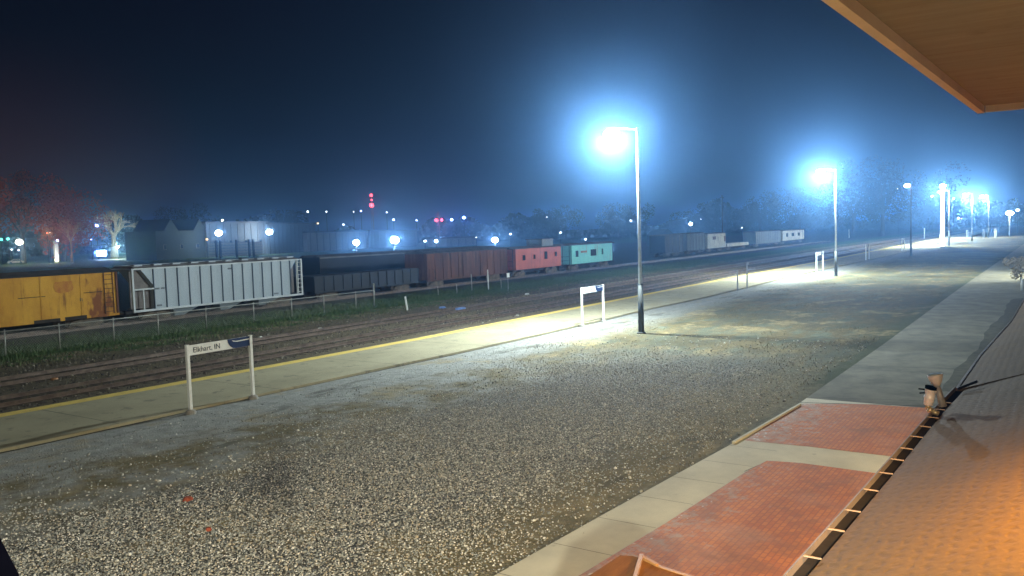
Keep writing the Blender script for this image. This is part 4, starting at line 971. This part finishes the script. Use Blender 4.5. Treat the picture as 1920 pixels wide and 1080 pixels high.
for (px, py) in ((1444, 1120), (1484, 1084), (1524, 1041), (1570, 990), (1602, 954), (1636, 915), (1662, 883), (1685, 858), (1702, 837), (1722, 815), (1738, 796), (1753, 779), (1766, 764), (1778, 751)):
    p = G(px-6, py+4, ZE+.04); yy = float(np.interp(p.x, [q.x for q in ge], [q.y for q in ge]))
    mb = MB(); mb.bar((p.x, yy, ZE+.045), (p.x+.01, yy-.12, ZE+.04), .018, .006); mb.build('gutter_strap', sm, gut)
mb = MB()
for k in range(len(e2)-1): mb.bar(e2[k]+Vector((.02, -.02-off*.0, -.02)), e2[k+1]+Vector((0, -.02, -.02)), .03, .09)
mb.build('drip_edge', gm, st)
plane_strip([Vector((p.x, p.y, p.z)) for p in e2], -1.19, 4.23, 'canopy_roof_end', M['shingles'], st, d0=.03, dz=.012, th=.08)
# hip seam
a = G(1797, 730, ZE+.05); b_ = G(1832, 721, ZE+.13); mb = MB(); mb.bar((a.x, a.y, ZE+.06), (b_.x, b_.y, ZE+.17), .05, .03); mb.build('roof_seam', gd_, st)
# upper eave
ZS = 6.2
A0 = G(1500, -40, ZS); A1 = G(1597, 42, ZS); A2 = G(1833, 213, ZS); A3 = G(1925, 206, ZS)
d01 = (A2-A1).normalized()
P0 = A1-d01*7
poly = [P0, A2, A3, Vector((A3.x, -1.19, ZS)), Vector((-6, -1.19, ZS))]
mb = MB(); n = len(poly); v = [(p.x, p.y, ZS+.04) for p in poly]+[(p.x, p.y, ZS+.08) for p in poly]
mb.add(v, [tuple(range(n)), tuple(range(2*n-1, n-1, -1))]+[(k, (k+1) % n, n+(k+1) % n, n+k) for k in range(n)]); mb.build('soffit', M['soffit'], st)
nout = Vector((-d01.y, d01.x, 0)); 
if nout.y < 0: nout = -nout
mb = MB(); mb.bar(P0-nout*.018+Vector((0, 0, .06)), A2-nout*.018+Vector((0, 0, .06)), .036, .12); mb.build('fascia', M['fascia'], st)
d23 = (A3-A2).normalized(); mb = MB(); mb.bar(A2+Vector((-.0, -.04, .062)), Vector((A3.x-.0, -1.19, ZS+.062)), .036, .115); mb.build('fascia', M['fascia'], st)
mb = MB(); vv = [(p.x, p.y, ZS+.12) for p in (P0+nout*.0, A2+nout*.0+Vector((.02, 0, 0)), Vector((A3.x+.02, -1.19, 0)), Vector((-6, -1.19, 0)))]+[(-6, -3.5, 7.4), (4.5, -3.5, 7.4)]
mb.add(vv, [(0, 1, 2, 3), (0, 1, 5, 4), (1, 2, 5)]); mb.build('upper_roof', M['shingles'], st)
# small wooden porch roof peak at the bottom of the view
q = [G(*p, 3.1) for p in ((1085, 1092), (1128, 1064), (1163, 1041), (1185, 1042), (1203, 1047), (1232, 1061))]
r_ = [G(*p, 3.1) for p in ((1232, 1061), (1262, 1071), (1330, 1092))]
q += r_[1:]
inn = Vector((-.9, -.3, .0))
mb = MB(); n = len(q); v = [tuple(p) for p in q]+[tuple(p+inn*1.4) for p in q]+[tuple(p-Vector((0, 0, .05))) for p in q]+[tuple(p+inn*1.4-Vector((0, 0, .05))) for p in q]
f = [(k, k+1, n+k+1, n+k) for k in range(n-1)]+[(2*n+k, 3*n+k, 3*n+k+1, 2*n+k+1) for k in range(n-1)]+[(k, 2*n+k, 2*n+k+1, k+1) for k in range(n-1)]
mb.add(v, f); pr_ = thing('porch_roof', (q[2].x, q[2].y, 0), 'brown wooden board roof peak at the bottom edge, over the brick paving', 'roof')
mb.build('boards', M['brownwood'], pr_)
mb = MB(); 
for k in range(2): mb.bar(r_[k]-Vector((0, 0, .01)), r_[k+1]-Vector((0, 0, .01)), .035, .03)
mb.bar(q[4]+Vector((0, 0, .01)), r_[0], .03, .03); rg = q[4]+inn*1.3; mb.bar(q[4]+Vector((0, 0, .02)), rg+Vector((0, 0, .02)), .03, .03); mb.build('trim', M['orange_trim'], pr_)
mb = MB(); c_ = (q[2]+inn*.8); mb.cyl((c_.x-.2, c_.y-.1, 0), (c_.x-.2, c_.y-.1, 2.85), .09, .09, 10); mb.build('post', M['brownwood'], pr_)
# dark bracket at the lower left, close to the camera
a = PD(-3, 1003, 1.6); b_ = PD(39, 1083, 1.6); a2 = PD(-60, 1003, 1.6); b2 = PD(-60, 1083, 1.6); dn = Vector((-.02, -.02, -.25))
mb = MB(); mb.add([a, b_, b2, a2]+[x+dn for x in (a, b_, b2, a2)], [(0,1,2,3), (7,6,5,4), (0,4,5,1), (1,5,6,2), (2,6,7,3), (3,7,4,0)])
tag(mb.build('mounting_bracket', M['black'], loc=a), 'black mounting bracket edge cutting the lower left corner', 'bracket')

# twin floodlight on the gutter
D = 10.25
def Q(px, py, dd=0): return PD(px, py, D+dd)
t = thing('spotlight_fixture', Q(1757, 772), 'silver twin-headed spotlight clamped on the gutter edge', 'light fixture')
mb = MB(); mb.cyl(Q(1760, 776), Q(1748, 771), .028, .03, 10); mb.cyl(Q(1748, 771), Q(1740, 766), .034, .034, 10); mb.cyl(Q(1740, 766), Q(1740, 757), .03, .03, 10); mb.build('elbow', mat('brass_elbow', (.55, .47, .3), None, 8, .4, .6), t, True)
ax = (Q(1746, 728)-Q(1740, 760)); mb = MB(); mb.lathe(Q(1740, 760), ax, [(0, .035), (.01, .05), (.07, .052), (.08, .058), (.10, .058), (.11, .053), (.16, .055), (.17, .061), (.19, .061), (.2, .056), (ax.length, .058)], 16); mb.build('lamp_body', M['silver'], t, True)
mb = MB(); mb.lathe(Q(1745.6, 730), ax, [(0, .064), (.035, .064), (.04, .03)], 14); mb.bar(Q(1743, 736), Q(1724, 737), .014); mb.bar(Q(1743, 731), Q(1722, 729), .014); mb.build('rear_cap', M['black'], t)
mb = MB(); mb.cyl(Q(1768, 762), Q(1757, 722), .042, .03, 12); mb.build('stalk', mat('grey_stalk', (.4, .4, .42), None, 5, .5, .3), t, True)
ax = (Q(1753, 704)-Q(1757, 724)); mb = MB(); mb.lathe(Q(1757, 724), ax, [(0, .032), (.05, .06), (.11, .078), (.13, .078)], 18); hd = mb.build('lamp_head', M['silver'], t, True)
mb = MB(); mb.lathe(Q(1757, 724)+ax.normalized()*.131, ax, [(0, .07), (.008, .068)], 18); mb.build('lens', mat('lens_glass', (.45, .55, .5), None, 4, .2, bs=0), hd)

# shrub and short white bollard on the far walk at the right edge
p = G(1913, 532)
t, _ = leafy('shrub', 1914, 530, math.hypot(p.x, p.y), 2.0, 2.6, 'tanleaf', 'round tan shrub at the right edge beside the lit walk', 1400, q=.09, zc=.5); t['category'] = 'shrub'
p = G(1917, 545); mb = MB(); mb.cyl((p.x, p.y, .05), (p.x-.1, p.y, .75), .12, .10, 12); mb.ball((p.x-.1, p.y, .76), .11, 10, 5); tag(mb.build('bollard', M['white'], None, True, loc=p), 'short white bollard before the tan shrub at right edge', 'bollard')

# ------------------------------------------------------------------ building lamps
def wall_lamp(loc, lab, col, pw, d, size=150, s=8, r=.06):
    t = thing('wall_lamp', loc, lab, 'lamp')
    x, y, z = loc
    mb = MB(); mb.box(x-.08, x+.08, y-.05, y, z-.12, z+.12); mb.bar((x, y, z+.1), (x, y+.18, z+.14), .03); mb.build('bracket', M['housing'], t)
    mb = MB(); mb.lathe((x, y+.18, z+.13), (0, 0, -1), [(0, .05), (.03, .09), (.1, .16), (.11, .16)], 14); mb.build('lamp_shade', M['housing'], t, True)
    mb = MB(); mb.ball((x, y+.18, z), r, 10, 6); mb.build('bulb', emit('bulb_glow', col, s), t, True)
    l = light('beam', 'SPOT', (x, y+.18, z-.09), col, pw, t, shadow_soft_size=.08, spot_size=R(size), spot_blend=.6); aim(l, d)
    return t
# warm flood under the eave beside the camera: lights roof, soffit and near paving
wl1 = wall_lamp((5.6, -1.15, 5.15), 'orange wall lamp on the station above the canopy roof', (1., .50, .10), 480, (.15, .5, -1), 132)
light('bulb_light', 'POINT', (3.0, -.75, 4.95), (1., .80, .55), 8, wl1, shadow_soft_size=.08)
for lx, lp_, lab in ((4.5, 1000, 'left one'), (12, 1100, 'middle one'), (20, 450, 'right one')):
    wall_lamp((lx, -1.15, 2.75), lab+' of three warm wall lamps hidden under the canopy', (1., .74, .38), lp_, (.1, 1, -.28), 160)
wall_lamp((-1.5, -1.15, 5.85), 'added flood lamp under the upper eave behind the camera', (.98, .97, .82), 5600, (.65, 1, -.8), 104)  # flood added to brighten the near gravel
t = thing('lamp_post', (88, -2.5, 0), 'short lamp post at the far end of the walk, just outside the picture', 'lamp post')
mb = MB(); mb.cyl((88, -2.5, 0), (88, -2.5, 5.2), .07, .05, 10); mb.build('pole', M['pole'], t, True)
mb = MB(); mb.lathe((88, -2.5, 5.15), (0, 0, 1), [(0, .1), (.05, .28), (.12, .22), (.2, .05)], 14); mb.build('lamp_head', M['housing'], t, True)
s_ = light('beam', 'SPOT', (88, -2.3, 5.0), (.95, 1., .88), 9000, t, shadow_soft_size=.1, spot_size=R(100), spot_blend=.6); aim(s_, (-.02, 1.1, -.75))

# ------------------------------------------------------------------ haze
mb = MB(); mb.box(-70, 1520, -70, 1320, -1.2, 34)
m = bpy.data.materials.new('air_haze'); m.use_nodes = True; nt = m.node_tree
nt.nodes.remove(nt.nodes['Principled BSDF']); pv = nt.nodes.new('ShaderNodeVolumePrincipled')
pv.inputs['Color'].default_value = (.21, .48, .95, 1); pv.inputs['Density'].default_value = .0015; pv.inputs['Anisotropy'].default_value = .90
nt.links.new(pv.outputs[0], nt.nodes['Material Output'].inputs['Volume'])
hz = mb.build('haze', m); tag(hz, 'thin bluish night haze over the whole yard', 'haze', kind='stuff'); hz.display_type = 'WIRE'

# ------------------------------------------------------------------ world
w = bpy.data.worlds.new('World'); S.world = w; w.use_nodes = True; nt = w.node_tree; bg = nt.nodes['Background']
sky = nt.nodes.new('ShaderNodeTexSky'); sky.sky_type = 'NISHITA'; sky.sun_disc = False; sky.sun_elevation = R(-4); sky.sun_rotation = R(200)
tc = nt.nodes.new('ShaderNodeTexCoord'); sp = nt.nodes.new('ShaderNodeSeparateXYZ'); nt.links.new(tc.outputs['Generated'], sp.inputs[0])
base = ramp(nt, sp.outputs[2], [(0, (.0025, .0045, .008)), (.25, (.001, .0015, .004)), (1, (.0005, .0008, .002))])
# town glow low to the left (direction +Y)
dl = math_(nt, 'ADD', math_(nt, 'MULTIPLY', sp.outputs[1], .93), math_(nt, 'MULTIPLY', sp.outputs[0], .36))
gl = math_(nt, 'MULTIPLY', maprange(nt, dl, .955, 1.0), maprange(nt, sp.outputs[2], .22, .0))
c = mixc(nt, gl, base, (.02, .004, .0015), 'ADD')
c = mixc(nt, .02, c, sky.outputs[0], 'ADD')
nt.links.new(c, bg.inputs['Color']); bg.inputs['Strength'].default_value = 1.0

# ------------------------------------------------------------------ render settings
S.view_settings.view_transform = 'Standard'; S.view_settings.look = 'None'; S.view_settings.exposure = 1.1; S.view_settings.gamma = 1
S.cycles.use_denoising = True; S.cycles.volume_bounces = 0; S.cycles.max_bounces = 5; S.cycles.diffuse_bounces = 2; S.cycles.glossy_bounces = 2
S.cycles.transparent_max_bounces = 8; S.cycles.sample_clamp_indirect = 3; S.cycles.use_light_tree = True
S.cycles.caustics_reflective = False; S.cycles.caustics_refractive = False
